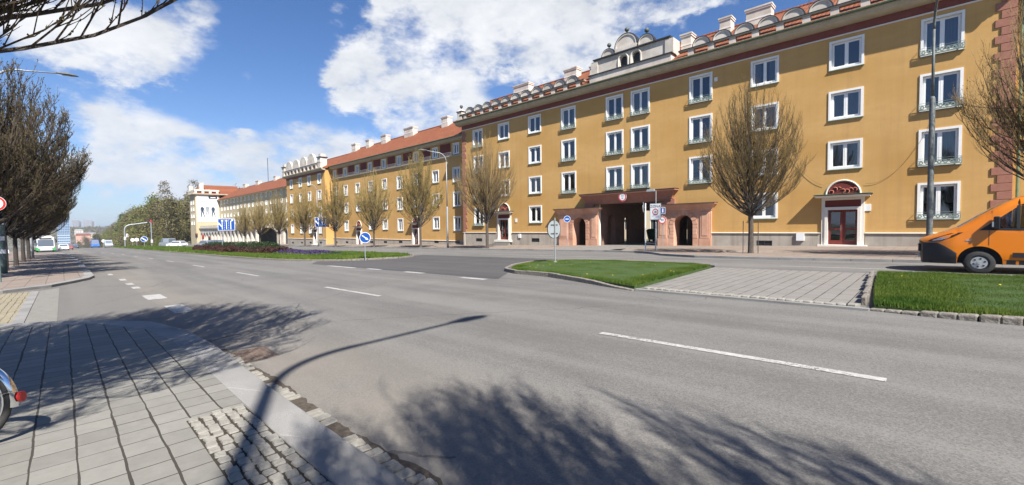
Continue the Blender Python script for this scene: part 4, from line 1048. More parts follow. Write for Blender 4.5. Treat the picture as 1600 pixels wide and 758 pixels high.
# ------------------------------------------------------------------ gabled end house (left of the wing)
CL, CR = -102.3, -82.4
Ch = thing('apartment_house', 'ochre corner house with stepped white half round gables, left end of the ochre row', 'apartment house', (-92, YF, gz(-92)))
cx = [-99.4,-94.3,-89.7,-84.8]; ops = []; wins = []
dC = (-88.9+1.2, -1.55)
for x in cx:
    for r, z in enumerate((.62,3.82,7.05,10.2)):
        ops.append(wop(x, z, 1.55, 1.95)); wins.append((proto_tall2, x, z))
ops.append((-87.9,-86.7,-1.5,.7,False))
mb = MB(); facade(mb, CL, CR, lambda u: gz(u)-.2, 12.8, ops, lambda u,d,z: (u, YF+d, z), .2, 0, 1); body_box(mb, CL, CR, YF, YF+12, 12.8); mb.build('wall', [K['stucco'], K['white']], Ch)
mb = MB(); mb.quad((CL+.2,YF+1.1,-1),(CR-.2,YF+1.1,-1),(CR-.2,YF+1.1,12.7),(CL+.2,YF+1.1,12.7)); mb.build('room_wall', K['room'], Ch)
for pr, x, z in wins: place_window(pr, Ch, x, YF, z)
plinth(Ch, CL, CR, YF, -.5, [(-88.5,-86.1)], K['plinth'], [(x,1.0,gz(x)+.3,.36) for x in cx])
entrance(Ch, -87.3, -1.5, YF, .8)
mb = MB(); pr = [(YF-.04,12.55)] + [(YF-.04-.6*math.sin(a), 12.55+.3*(1-math.cos(a))) for a in [PI/2*i/4 for i in range(1,5)]] + [(YF-.72,12.9),(YF-.72,13.0),(YF+.1,13.0),(YF+.1,12.55)]
extrude_x(mb, pr, CL-.5, CR+.2, 0); extrude_x(mb, [(YF-.03,12.1),(YF+.1,12.1),(YF+.1,12.548),(YF-.03,12.548)], CL-.02, CR+.02, 1); mb.build('cornice', [K['soffit'], K['frieze']], Ch)
mb = MB(); n = 11
for i in range(n): x = CL+.3+(CR-CL-.6)*i/(n-1); mb.box(x-.32,x+.32,YP-.1,YP+.4,13.05,13.75,0)
mb.box(CL,CR,YP-.12,YP+.4,13.75,13.95,0); mb.box(CL-.06,CR+.06,YP-.18,YP+.45,13.953,14.0,1); mb.box(CL+.2,CR-.2,YP+.2,YP+.45,13.0,13.75,2)
mb.build('parapet', [K['gable'], K['metal_dark'], K['frieze']], Ch)
for x0, r, lift in ((-101.2,1.9,.0),(-97.25,1.9,.0),(-93.3,1.9,.1),(-89.35,1.9,.25)): lunette(Ch, x0, YP+.1, 14.0, r, .4, 0, lift, .02, False)
for x in (CL+.3, CR-.6):
    mb = MB(); mb.box(x-.65,x+.65,YP-.15,YP+1.1,13.0,14.9,0); mb.box(x-.82,x+.82,YP-.3,YP+1.25,14.9,15.03,1); mb.box(x-.5,x+.5,YP,YP+.95,15.03,15.6,0); mb.build('pedestal', [K['gable'], K['metal_dark']], Ch)
roof('roof', Ch, CL-.3, CR+.3, YF-.4, 13.05, 41.0, 16.6, 47.2)

# house to the right of the main house, only its edge shows beside the drainpipe
Rh = thing('apartment_house', 'ochre house wing at the right edge behind the drainpipe and tree', 'apartment house', (20, YF+1.4, gz(20)))
ops = []; wins = []
for x in (5.9,10.5,15.1,19.7,24.3):
    for z in (2.0,5.2,8.4,11.4): ops.append(wop(x, z, 1.55, 1.75)); wins.append((proto_small2, x, z))
mb = MB(); facade(mb, XB, 40, lambda u: gz(u)-.2, 13.6, ops, lambda u,d,z: (u, YF+1.4+d, z), .2, 0, 1); body_box(mb, XB+.01, 40, YF+1.4, YF+12, 13.6); mb.build('wall', [K['stucco'], K['white']], Rh)
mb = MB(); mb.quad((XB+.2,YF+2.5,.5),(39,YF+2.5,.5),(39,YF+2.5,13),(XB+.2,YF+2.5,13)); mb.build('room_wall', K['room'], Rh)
for pr, x, z in wins: place_window(pr, Rh, x, YF+1.4, z)
plinth(Rh, XB+.02, 40, YF+1.4, .9, [], K['plinth']); roof('roof', Rh, XB-.2, 40, YF+.6, 13.7, 41.0, 17.6, 47.2)

# courtyard house seen through the gate
Cy = thing('courtyard_house', 'sunlit cream house in the courtyard seen through the gateway', 'house', (-30, 62, -.5))
ops = [(-44+4.4*i, -42.6+4.4*i, z, z+1.6, False) for i in range(9) for z in (.8,4,7.2)]
mb = MB(); facade(mb, -48, -4, -1.5, 10, ops, lambda u,d,z: (u, 62+d, z), .2, 0, 0); body_box(mb, -48, -4, 62, 70, 10); mb.build('wall', K['cream'], Cy)
g = MB()
for o in ops: g.quad((o[0],62.18,o[2]),(o[1],62.18,o[2]),(o[1],62.18,o[3]),(o[0],62.18,o[3]))
g.build('window', K['panelwin'], Cy); roof('roof', Cy, -48.5, -3.5, 61.4, 10, 66, 13, 70.6)
# ------------------------------------------------------------------ white building with arcade and banner
YD = 41.0; XE = -190.
D = thing('arcade_building', 'cream building with a ground floor arcade and a tall white banner on its projecting wing', 'building', (-150, YD, gz(-150)))
def darch(mb, x0, x1, zb, zt, y0, y1):
    pass
mb = MB(); ops = []; op2 = []
rows = [3.4, 5.95, 8.45, 10.75]
wx = [-187.0 + 4.15*i for i in range(18)]
for x in wx:
    for z in rows: ops.append((x-.75, x+.75, z, z+1.4, False))
facade(mb, XE, -112, lambda u: gz(u)-1, 12.4, ops, lambda u,d,z: (u, YD+d, z), .25, 0, 1)
body_box(mb, XE-9.5, -112, YD, YD+13, 12.4)
# end wing: east face carries the banner, south face towards the street
oe = []
facade(mb, 33.6, YD, -5.5, 14.6, [], lambda u,d,z: (XE, u, z), 0, 0, 1)
os_ = [(x-.8, x+.8, z, z+1.6, False) for x in (XE-6.6,XE-2.8) for z in rows]
facade(mb, XE-9.5, XE, -5.5, 14.6, os_, lambda u,d,z: (u, 33.6+d, z), .25, 0, 1)
mb.quad((XE-9.5,YD,-5.5),(XE-9.5,33.6,-5.5),(XE-9.5,33.6,14.6),(XE-9.5,YD,14.6))
mb.build('wall', [K['stucco_pale'], K['trim']], D)
g = MB(); g.quad((XE,YD+.24,3),(-112.2,YD+.24,3),(-112.2,YD+.24,12.3),(XE,YD+.24,12.3)); g.quad((XE-9.4,33.84,3),(XE,33.84,3),(XE,33.84,14.4),(XE-9.4,33.84,14.4))
g.build('window_glass', K['panelwin'], D)
for i, o in enumerate(ops + os_):
    y = YD if i < len(ops) else 33.6; f = MB(); a, b, z0, z1, _ = o
    f.box(a,a+.16,y-.06,y+.2,z0,z1); f.box(b-.16,b,y-.06,y+.2,z0,z1); f.box(a+.16,b-.16,y-.06,y+.2,z1-.16,z1); f.box(a+.16,b-.16,y-.06,y+.2,z0,z0+.16); f.box((a+b)/2-.07,(a+b)/2+.07,y+.05,y+.2,z0+.16,z1-.16)
    f.build('window', K['white'], D)
mb = MB(); extrude_x(mb, [(YD-.9,12.25),(YD-.9,12.5),(YD+.2,12.5),(YD+.2,12.1)], XE+.8, -112, 0)
mb.box(XE-10.2,XE+.8,32.8,YD+6,14.4,14.7,0); mb.build('cornice', K['soffit'], D)
mb = MB()
for i in range(4): x = XE-8.9+2.4*i; mb.box(x-.45,x+.45,33.3,33.7,14.7,15.5); mb.torus((x+1.1,33.5,15.5),(0,-1,0),.8,.16,10,5,0,0,PI,u=(1,0,0))
for i in range(4): y = 33.8+2.2*i; mb.box(XE-.2,XE+.2,y-.4,y+.4,14.7,15.6)
mb.box(XE-9.4,XE+.2,33.3,33.8,15.5,16.1); mb.box(XE-.25,XE+.25,33.3,YD,15.6,16.2)
for z, r in ((16.1,.8),(17.0,.5)): mb.box(XE-9.2,XE-9.2+2*r,33.3,34.6,z,z+.9+.01*r)
mb.build('parapet', K['gable'], D)
RD = roof('roof', D, XE-9.4, -111.5, YD-1.0, 12.5, YD+7, 17.2, YD+15)
mb = MB(); A = [(XE-9.8,33.2,14.7),(XE+.4,33.2,14.7),(XE+.4,YD+7,14.7),(XE-9.8,YD+7,14.7)]; r0 = (XE-4.7,36,18.2); r1 = (XE-4.7,YD+7,18.3)
mb.add(A+[r0,r1],[(0,1,4),(1,2,5,4),(3,0,4,5)]); mb.build('wing_roof', K['tile'], D)
for x in (-183,-168,-150,-141,-130): chimney(RD, x, YD+7, 16.6, 18.3, 3.0 if x < -165 else 2.0, 1.2)
chimney(RD, XE-.5, 35.6, 16.2, 18.7, 1.4, 1.2)
# banner with three walking figures
bx = XE+.12; mb = MB(); mb.box(bx-.08,bx,34.0,40.6,4.4,14.0,0)
ban = mb.build('banner', [K['signwhite']], D)
mb = MB(); mb.box(bx+.002,bx+.02,37.6,40.3,12.9,13.9,0); mb.box(bx+.022,bx+.03,38.2,39.8,13.25,13.5,1); mb.build('banner_logo', [K['black'], K['signwhite']], ban)
mb = MB()
for i in range(8): mb.box(bx+.002,bx+.01,34.9+.62*i,35.3+.62*i,11.7,11.95,0)
mb.build('banner_text', K['carred'], ban)
def figure(y, s, m, flip):
    mb = MB(); x = bx+.004
    P = lambda q: [(x, y+flip*a*s, 6.2+b*s) for a, b in q]
    for poly in ([(-.45,2.5),(.5,2.5),(.62,4.2),(.3,4.6),(-.3,4.6),(-.6,4.2)],[(-.45,2.5),(.05,2.5),(-.35,0),(-.75,0)],[(0,2.5),(.5,2.5),(.95,.2),(.6,.1)],[(-.6,4.2),(-.45,4.3),(-.75,2.6),(-.95,2.6)],[(.45,4.3),(.62,4.2),(.95,2.7),(.75,2.6)]):
        n = len(poly); mb.add(P(poly), [tuple(range(n))], 0)
    mb.add([(x+.002, y+.28*s*math.cos(a), 6.2+s*(5.0+.36*math.sin(a))) for a in [2*PI*k/12 for k in range(12)]], [tuple(range(12))], 1)
    return mb.build('banner_figure', [m, K['cream']], ban)
figure(35.6, .8, K['cardark'], 1); figure(37.2, .84, K['carsilver'], -1); figure(38.9, .8, K['cardark'], 1)
# arcade in front
mb = MB(); YA = 34.7; ar = []
x = XE+1.0
while x < -128: ar.append((x, x+3.1, -6, gz(x)+4.2, True)); x += 4.0
facade(mb, XE, -125, -6, lambda u: 1.6, ar, lambda u,d,z: (u, YA+d, z), .9, 0, 0)
facade(mb, YA, YD, -4, 3.0, [(35.3,39.9,-5,gz(-125)+4.4,True)], lambda u,d,z: (-125-d, u, z), 1.0, 0, 0)
facade(mb, YA+5.2, YD, -4, 3.0, [], lambda u,d,z: (-124.9, u, z), 0, 0, 0)
facade(mb, -125, -102.3, -4, 3.4, [(-122.5+4.6*i,-119.4+4.6*i,-5,gz(-120)+4.2,True) for i in range(4)], lambda u,d,z: (u, YD-.6+d, z), .8, 0, 0)
mb.quad((XE,YA+1,-6),(XE,YA+1,2),(-125,YA+1,2),(-125,YA+1,-6)) if False else None
mb.box(XE,-124.8,YA-.35,YD,2.0,2.35,1); mb.box(XE,-124.9,YA-.05,YA+.6,1.6,2.0,0); mb.box(-125,-102.4,YD-1.1,YD,3.4,3.7,1)
mb.quad((XE,YA,3.1),(-125,YA,3.1),(-125,YA,2.35),(XE,YA,2.35),0)
mb.build('arcade', [K['gable'], K['soffit']], D)
mb = MB(); mb.quad((XE,YD-.05,-6),(-103,YD-.05,-6),(-103,YD-.05,2),(XE,YD-.05,2)); mb.build('arcade_back_wall', K['room'], D)
mb = MB(); mb.cyl((-158,YD+7,17),(-158,YD+7,25),.08,6); mb.build('aerial', K['metal_dark'], RD)

# ------------------------------------------------------------------ trees
class TB:
    """fast twig collector: thin three sided tubes and small leaf faces"""
    def __init__(s): s.v = []; s.f = []; s.m = []
    def tube(s, pts, r0, r1, n=3, m=0):
        k = len(s.v); N = len(pts)
        for i, p in enumerate(pts):
            t = pts[min(i+1, N-1)] - pts[max(i-1, 0)]
            if t.length < 1e-6: t = Vector((0,0,1))
            u = t.orthogonal().normalized(); w = t.normalized().cross(u); r = r0 + (r1-r0)*i/(N-1)
            for j in range(n):
                a = 2*PI*j/n; q = p + u*(math.cos(a)*r) + w*(math.sin(a)*r); s.v.append((q.x,q.y,q.z))
        for i in range(N-1):
            for j in range(n): s.f.append((k+i*n+j, k+i*n+(j+1) % n, k+(i+1)*n+(j+1) % n, k+(i+1)*n+j)); s.m.append(m)
    def leaf(s, p, d, L, w, m, rg):
        k = len(s.v); u = d.orthogonal().normalized(); a = rg.uniform(0, 6.28); u = (u*math.cos(a) + d.cross(u)*math.sin(a)).normalized()
        e = p + d*L; c = p + d*L*.5
        for q in (p, c+u*w, e, c-u*w): s.v.append((q.x,q.y,q.z))
        s.f.append((k,k+1,k+2,k+3)); s.m.append(m)
    def mesh(s, name, mats):
        me = bpy.data.meshes.new(name); me.from_pydata(s.v, [], s.f)
        for x in mats: me.materials.append(x)
        me.polygons.foreach_set('material_index', s.m); me.update(); return me
def bez(a, b, c, n): return [a*((1-t)**2) + b*(2*t*(1-t)) + c*(t*t) for t in [i/n for i in range(n+1)]]
def hornbeam(seed, Ht, Rd, fork, n1, n2, n3, r2, bud, bl=.03, flat=1.0, spread=.55, lw=1., side=1.):
    """trunk, many limbs that sweep out and up into an egg shaped head, twigs along them"""
    g = random.Random(seed); T = TB(); C = TB(); V = Vector
    def env(s): return max(.03, math.sin(PI*min(1, max(0, .03 + s*.95))**.78))**.75
    lean = V((g.uniform(-.1,.1), g.uniform(-.1,.1), 0))
    tr = [V((0,0,-.15)), V((.01,0,.35)), V((0,.02,fork*.6)), V((0,0,fork))]
    top = V((lean.x, lean.y, fork+(Ht-fork)*.72))
    lead = bez(tr[-1], V((0,0,fork+(Ht-fork)*.4)), top, 8)
    T.tube([V((0,0,-.15)), V((0,0,.12))], .19, .135, 9); T.tube([V((0,0,.12)), V((.01,0,fork*.55)), V((0,.0,fork))], .135, .115, 9); T.tube(lead, .105, .02, 6)
    limbs = []
    for i in range(n1):
        u = (i+.5)/n1
        h0 = fork*.93 + (Ht-fork)*.42*u**1.6
        az = i*2.39996 + g.uniform(-.35,.35)
        s = g.random()**.75*.98 + .015 if i % 3 else g.uniform(.25,.85)
        s = min(.99, max(.21 + u*.25, s))
        ze = fork + (Ht-fork)*s; re = Rd*env(s)*g.uniform(.92,1.02)
        if g.random() < .32: re *= g.uniform(.25,.85)
        st = V((lean.x*u, lean.y*u, h0)); en = V((re*math.cos(az), re*math.sin(az)*flat, max(ze, h0+.5)))
        mid = V((re*spread*1.35*math.cos(az), re*spread*1.35*math.sin(az)*flat, h0 + (en.z-h0)*.36))
        b = bez(st, mid, en, 9)
        b = [p + V((g.uniform(-.03,.03), g.uniform(-.03,.03), 0)) for p in b]
        L = (en-st).length; r0 = (.010 + .0075*L*(1-u*.4))*g.uniform(.75,1.2)*lw
        T.tube(b, r0, .006, 4); limbs.append((b, L))
    up = V((0,0,1))
    def twig(p, d, L, r, m, buds):
        n = 3; pts = [p]; q = p; dd = d.copy()
        for k in range(n):
            dd = (dd + up*.30 + V((g.uniform(-.12,.12), g.uniform(-.12,.12), g.uniform(-.05,.1)))).normalized(); q = q + dd*(L/n); pts.append(q)
        C.tube(pts, r, r*.45, 3, 0)
        for k in range(buds):
            t = g.random(); i = min(n-1, int(t*n)); pp = pts[i].lerp(pts[i+1], t*n-i)
            C.leaf(pp, (dd + V((g.uniform(-1,1), g.uniform(-1,1), g.uniform(-.3,.8)))).normalized(), bl*g.uniform(.7,1.5), bl*.33, 1, g)
        return pts
    for b, L in limbs:
        for k in range(n2):
            t = .22 + .78*((k+g.random())/n2); f = t*9; i = min(8, int(f)); p = b[i].lerp(b[i+1], f-i)
            tan = (b[i+1]-b[i]).normalized()
            a = g.uniform(0, 2*PI); o = tan.orthogonal().normalized(); o = o*math.cos(a) + tan.cross(o)*math.sin(a)
            d = (tan + o*g.uniform(.35,.75)*side + up*.15).normalized()
            tw = twig(p, d, g.uniform(.45,1.1)*(1.15-.55*t)*min(1.2, L/2.6), r2, 0, bud)
            for q in range(n3):
                j = g.randint(0, 2); pp = tw[j].lerp(tw[j+1], g.random()); td = (tw[j+1]-tw[j]).normalized()
                a = g.uniform(0, 2*PI); o = td.orthogonal().normalized(); o = o*math.cos(a) + td.cross(o)*math.sin(a)
                twig(pp, (td + o*g.uniform(.4,.9)).normalized(), g.uniform(.2,.5), r2*.62, 0, bud)
    return T, C
def tree_kind(name, T, C, bark, twig, bud):
    return T.mesh('trunk', [bark]), C.mesh('crown', [twig, bud])
def put_tree(name, meshes, label, loc, rot=0, s=1., sz=None, group=None):
    r = thing(name, label, 'tree', loc, rot, group)
    for nm, me in zip(('trunk', 'crown'), meshes):
        o = bpy.data.objects.new(nm, me); COL.objects.link(o); o.parent = r; o.scale = (s, s, sz or s)
    return r
street = [tree_kind('h', *hornbeam(21+i, 9.1, 2.62, 2.1, 165, 14, 4, .0072, 2, .036, side=.6), K['bark'], K['twig'], K['bud']) for i in range(2)]
street_far = [tree_kind('h', *hornbeam(41+i, 10.4, 2.65, 2.3, 120, 13, 4, .0115, 4, .055, side=.6), K['bark'], K['twig_far'], K['bud']) for i in range(2)]
dark = [tree_kind('h', *hornbeam(61+i, 9.8, 3.25, 2.1, 150, 16, 6, .013, 3, .06, spread=.62), K['bark_dark_backlit'], K['twig_dark'], K['bud_dark']) for i in range(2)]
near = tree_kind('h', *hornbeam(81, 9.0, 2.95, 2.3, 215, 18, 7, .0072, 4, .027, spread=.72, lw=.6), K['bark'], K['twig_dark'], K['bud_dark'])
def tz(x, d=.1): return gz(x) + d
put_tree('hornbeam_tree', street[0], 'clipped egg shaped tree with bare twigs between the gateway and the right house door', (-7.0, 25.6, tz(-7)), .3)
put_tree('hornbeam_tree', street[1], 'large bare tree at the right edge behind the orange van', (3.55, 25.2, tz(3.5)), 1.4, 1.12)
for i, (x, y, lab, s) in enumerate([
    (-30.9, 28.5, 'bare egg shaped tree in front of the left door of the gabled house', 1.0),
    (-42.3, 28.6, 'bare upright tree beside the street lamp in front of the set back wing', 1.05),
    (-53.0, 28.6, 'bare upright tree just right of the blue arrow sign', .97),
    (-64.6, 28.6, 'bare upright tree just right of the dark blue lane sign', 1.0),
    (-76.5, 28.6, 'bare upright tree in front of the stepped white gables of the corner house', .98),
    (-89.0, 28.6, 'small looking bare tree at the left end of the ochre row', .95),
    (-100.5, 28.6, 'bare tree in front of the big arch of the cream building', .95),
    (-112.0, 28.8, 'farthest bare street tree, before the arcade of the cream building', .9)]):
    put_tree('hornbeam_tree', street_far[i % 2] if i else street[1], lab, (x, y, tz(x)), 1.1*i + (2.2 if i == 0 else 0), s*(1.12 if i == 0 else 1), s*(1.17 if i == 0 else 1), 'street trees in front of the houses')
tg = [o for o in COL.objects if o.get('label','').startswith('clipped egg shaped')][0]
for q_ in ((-.36,-.2),(.34,-.2),(0,.38)):
    mb = MB(); mb.cyl((q_[0],q_[1],-.1),(q_[0],q_[1],1.75),.022,6); mb.build('stake', K['bark'], tg, local=True)
# south side row, its heads darken the left edge; the two nearest stand beside the camera and throw the shadows
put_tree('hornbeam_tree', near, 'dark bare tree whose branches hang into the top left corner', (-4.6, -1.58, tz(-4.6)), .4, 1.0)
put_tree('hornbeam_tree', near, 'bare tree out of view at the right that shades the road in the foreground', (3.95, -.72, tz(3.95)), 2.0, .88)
for i in (0,1,2,3,4,5,6,13,14,15):
    x = -30.2 - 8.6*i; y = -2.35 if x > -72 else .0325*x
    lab = ['dark bare tree, nearest of the row along the left pavement', 'dark bare tree, second in the row along the left pavement', 'dark bare tree, third in the row along the left pavement'][i] if i < 3 else 'dark bare tree far along the left pavement, merging with the row'
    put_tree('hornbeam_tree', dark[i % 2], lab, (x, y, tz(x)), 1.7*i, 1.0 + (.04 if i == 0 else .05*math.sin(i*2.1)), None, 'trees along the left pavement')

# woodland trees beyond the white building
def woodtree(seed, Ht, Rd, base, nl, size, conifer=False, leafm=1, clumps=46):
    g = random.Random(seed); T = TB(); C = TB(); V = Vector
    T.tube([V((0,0,-.5)), V((g.uniform(-.3,.3),0,Ht*.5)), V((g.uniform(-.4,.4),g.uniform(-.4,.4),Ht*.93))], .028*Ht*.5, .05, 6)
    for k in range(clumps):
        s = (k+g.random())/clumps
        z = base + (Ht-base)*s
        rr = Rd*((1-s)**.9 if conifer else math.sin(PI*min(1, .12+s*.86))**.7)
        a = k*2.4 + g.uniform(-.5,.5); q = g.uniform(.35,1)
        c = V((rr*q*math.cos(a), rr*q*math.sin(a), z + g.uniform(-.4,.4)))
        T.tube([V((0,0,max(.5, z-rr*q*.9))), c*.6 + V((0,0,z*.4-rr*.12)), c], .07, .02, 3)
        cr = Rd*(.16 if conifer else .30)*g.uniform(.7,1.3)
        for j in range(nl):
            p = c + V((g.gauss(0,cr*.6), g.gauss(0,cr*.6), g.gauss(0,cr*.55)))
            d = V((g.uniform(-1,1), g.uniform(-1,1), g.uniform(-.2,1))).normalized()
            if conifer: d = V((c.x, c.y, -.3*cr)).normalized() + V((g.uniform(-.4,.4),g.uniform(-.4,.4),g.uniform(-.3,.3)))
            C.leaf(p, d, size*g.uniform(.6,1.6), size*g.uniform(.18,.4), 0, g)
    return T, C
def wk(seed, m, bark, **k):
    T, C = woodtree(seed, **k); return (T.mesh('trunk', [bark]), C.mesh('crown', [m]))
WK = {'a': wk(1, K['leaf_a'], K['barkforest'], Ht=22, Rd=5.4, base=2.5, nl=90, size=.7), 'b': wk(2, K['leaf_b'], K['barkforest'], Ht=21.5, Rd=5.2, base=2.5, nl=90, size=.7),
      'd': wk(3, K['leaf_d'], K['barkforest'], Ht=23, Rd=4.6, base=4, nl=46, size=.7), 'c': wk(4, K['leaf_c'], K['barkforest'], Ht=27, Rd=4.2, base=4, nl=60, size=1.1, conifer=True),
      'e': wk(5, K['leaf_d'], K['barkbirch'], Ht=25, Rd=3.2, base=9, nl=30, size=.5)}
LAB = {'a': 'brown leafless tree in the wood beyond the cream building', 'b': 'olive tree coming into leaf in the wood beyond the cream building', 'c': 'dark fir rising above the wood beyond the cream building', 'd': 'grey brown bare tree in the wood beyond the cream building', 'e': 'pale trunked birch at the edge of the wood beside the cream building'}
fr = random.Random(9)
seq = 'abaabdabaababaabcabaabdababaababdaba'
for i in range(72):
    x = -214 - (i//2)*11.5 + fr.uniform(-3,3); y = 30.5 + (i % 2)*9 + fr.uniform(-2,2.5)
    k = seq[(i//2*(1 + i % 2)) % len(seq)]
    if i == 2: k = 'e'
    s = fr.uniform(.84,1.08)*(1.0 if x > -330 else 1.03)
    put_tree('woodland_tree', WK[k], LAB[k], (x, y, gz(x)), fr.uniform(0,6.28), s, s*fr.uniform(.92,1.08), 'trees of the wood: '+k)
for i, (x, y) in enumerate([(-211,37),(-222,47),(-236,48),(-212,52),(-250,46)]):
    put_tree('woodland_tree', WK['e' if i < 1 else 'a'], LAB['e' if i < 1 else 'a'], (x, y, gz(x)), i*1.3, .95, 1.0, 'trees of the wood: ' + ('e' if i < 1 else 'a'))
for i in range(26):                                          # scrub at the foot of the wood and down the hill ahead
    x = -205 - 14*i + fr.uniform(-4,4); put_tree('bush', WK['b' if i % 3 == 0 else 'a'], 'scrubby bush at the foot of the wood', (x, 26.2 + fr.uniform(-1.5,1.5), gz(x)-1.0), i, .26, .2, 'bushes at the foot of the wood')
for i, (x, y, s) in enumerate([(-560,22,.9),(-580,30,.95),(-620,26,.9),(-640,36,1),(-520,30,.9),(-700,18,.8),(-720,30,.9),(-690,40,1.),(-540,38,.95),(-760,22,.7),(-740,14,.55)]):
    put_tree('woodland_tree', WK['abd'[i % 3]], 'distant tree in the dip beyond the end of the street', (x, y, gz(x)), i, s, s, 'trees in the dip beyond the street')
tr_ = random.Random(2); T = TB()
C = TB()
for i in range(900):
    y = tr_.uniform(-120,230); x = -1160 - tr_.random()**.8*470; z = hillz(x, y); big = tr_.uniform(.7,1.3)
    for j in range(22):
        p = Vector((x+tr_.gauss(0,3.2), y+tr_.gauss(0,3.2), z+abs(tr_.gauss(2.6,1.8))*big)); C.leaf(p, Vector((tr_.uniform(-1,1),tr_.uniform(-1,1),tr_.uniform(-.2,1))).normalized(), 2.6, 1.0, i % 2 if tr_.random() < .8 else tr_.randint(0,1), tr_)
me = C.mesh('hill_wood', [K['leaf_a'], K['leaf_d']]); o = bpy.data.objects.new('hill_wood', me); COL.objects.link(o)
tag(o, 'hazy brown wood covering the far hillside below the tower blocks', 'wood', kind='stuff')

# hedge and flower bed on the long island
def leafmass(name, blobs, n, mats, size, seed):
    g = random.Random(seed); C = TB(); V = Vector
    for i in range(n):
        x0, x1, y0, y1, h, wts = g.choice(blobs)
        x = g.uniform(x0, x1); y = g.uniform(y0, y1); e = 1 - abs(2*(y-y0)/(y1-y0)-1)**3
        q = g.random()**.45; zz = gz(x) + .12 + h*q*(.35+.65*e)*(.78+.22*math.sin(x*1.1+math.sin(y*2)))
        d = V((g.uniform(-1,1), g.uniform(-1,1), g.uniform(-.1,1.2))).normalized()
        C.leaf(V((x,y,zz)), d, size*g.uniform(.7,1.5), size*.4, wts, g)
    return C.mesh(name, mats)
hb = [(-74+4*i, -70+4*i, 13.3, 16.2, 1.15, 0) for i in range(6)] + [(-74+4*i, -70+4*i, 12.5, 13.6, .8, 1) for i in range(5)] + [(-50,-46,13.2,16,1.1,0)] + [(-54,-45.5,12.8,15.5,.75,1),(-48,-44,13.2,15.5,.6,1)]
hd = thing('hedge', 'low dark green and dark red hedge on the long grass island', 'hedge', (-60, 14.5, gz(-60)))
me = leafmass('foliage', hb, 42000, [K['hedge_green'], K['hedge_red']], .11, 3); o = bpy.data.objects.new('foliage', me); COL.objects.link(o); o.parent = hd; o.matrix_parent_inverse = Matrix.Translation(-hd.location)
mb = MB(); mb.box(-74,-46,13.2,15.8,-2,-.9+.3); 
mb = MB()
for i in range(14):
    x0 = -74+2*i; mb.box(x0,x0+2,13.5,15.6,gz(x0)-.1,gz(x0)+.75)
mb.build('inner_core', K['hedge_red'], hd)  # solid dark core boxes filling the hedge behind its leaves
fl = [(-45.5,-35.2,13.6,16.4,.32,0)]
me = leafmass('violet_flower_bed', fl, 5200, [K['pansy']], .10, 5); o = bpy.data.objects.new('violet_flower_bed', me); COL.objects.link(o); tag(o, 'bed of violet pansies beside the hedge on the long island', 'flower bed', kind='stuff')
me = leafmass('flower_leaves', [(-46,-34.9,13.4,16.6,.2,0)], 3800, [K['grass']], .10, 6); o = bpy.data.objects.new('flower_leaves', me); COL.objects.link(o); tag(o, 'green leaves under the violet pansies', 'plants', kind='stuff')
# ------------------------------------------------------------------ street lamps
def street_lamp(label, x, y, h, d, arm, paint, group='curved street lamps', s=1., base_dz=.1, thick=.5):
    """d = unit direction of the arm (dx, dy)"""
    r = thing('street_lamp', label, 'street lamp', (x, y, gz(x)+base_dz), 0, group)
    dv = Vector((d[0], d[1], 0)); Z = Vector((0,0,1)); k = h*thick
    mb = MB(); mb.tube([(0,0,-.1),(0,0,.9),(0,0,k),(0,0,k+.1)], [.125*s,.115*s,.105*s,.07*s], 12); mb.tube([(0,0,k+.1),(0,0,h-1.0)], [.062*s,.052*s], 10)
    mb.box(-.05,.05,-.135*s,-.10*s,.6,1.0); mb.build('pole', paint, r, local=True, smooth=True)
    mb = MB(); P = bez(Vector((0,0,h-1.0)), Vector((0,0,h-.05))+dv*.12, dv*1.15+Z*(h-.06), 10) + [dv*(arm-.8)+Z*(h+.10)]
    mb.tube(P, [.05*s]*10+[.04*s,.036*s], 8); mb.build('arm', paint if paint is not K['polegreen'] else K['zinc'], r, local=True, smooth=True)
    mb = MB(); c = Z*(h+.11); w = Vector((-d[1], d[0], 0))
    sec = [(arm-.86,.05,.05,.0),(arm-.7,.10,.07,.0),(arm-.4,.16,.10,.01),(arm-.12,.13,.08,.0),(arm+.05,.04,.03,-.01)]
    n = 10; vs = []
    for a, b, t, q in sec:
        for j in range(n):
            an = 2*PI*j/n; vs.append(dv*a + w*(b*math.cos(an)) + c + Z*(q + t*math.sin(an)*(1. if math.sin(an) > 0 else .55)))
    fs = [(i*n+j, i*n+(j+1) % n, (i+1)*n+(j+1) % n, (i+1)*n+j) for i in range(len(sec)-1) for j in range(n)] + [tuple(range(n))[::-1], tuple((len(sec)-1)*n+j for j in range(n))]
    mb.add(vs, fs); hd = mb.build('lamp_head', K['polegrey'], r, local=True, smooth=True)
    mb = MB(); q = [dv*a + w*b + c - Z*.06 for a, b in ((arm-.62,-.1),(arm-.62,.1),(arm-.12,.09),(arm-.12,-.09))]; mb.quad(*q); mb.build('lamp_cover', K['lens'], hd, local=True)
    return r
street_lamp('tall dark grey street lamp behind the nose of the orange van', -.10, 24.4, 10.1, (.10,-.995), 2.6, K['polegrey'], thick=.63, s=.86)
street_lamp('grey street lamp with curved arm beside the left corner of the gabled house', -37.6, 28.9, 10.2, (-.45,-.893), 2.9, K['zinc'], thick=.42, s=.95)
street_lamp('slim street lamp with curved arm in front of the corner house with stepped gables', -73.0, 29.4, 10.2, (-.35,-.937), 3.0, K['zinc'], thick=.42, s=.95)
street_lamp('green street lamp with stickers at the left edge, its arm reaching over the road', -35.6, -2.2, 11.0, (0,1), 3.15, K['polegreen'], s=1.0)
street_lamp('street lamp out of view beside the camera, only its shadow lies on the road', 2.65, -1.75, 9.9, (.0,1), 3.6, K['polegrey'], s=1.25, thick=.5)
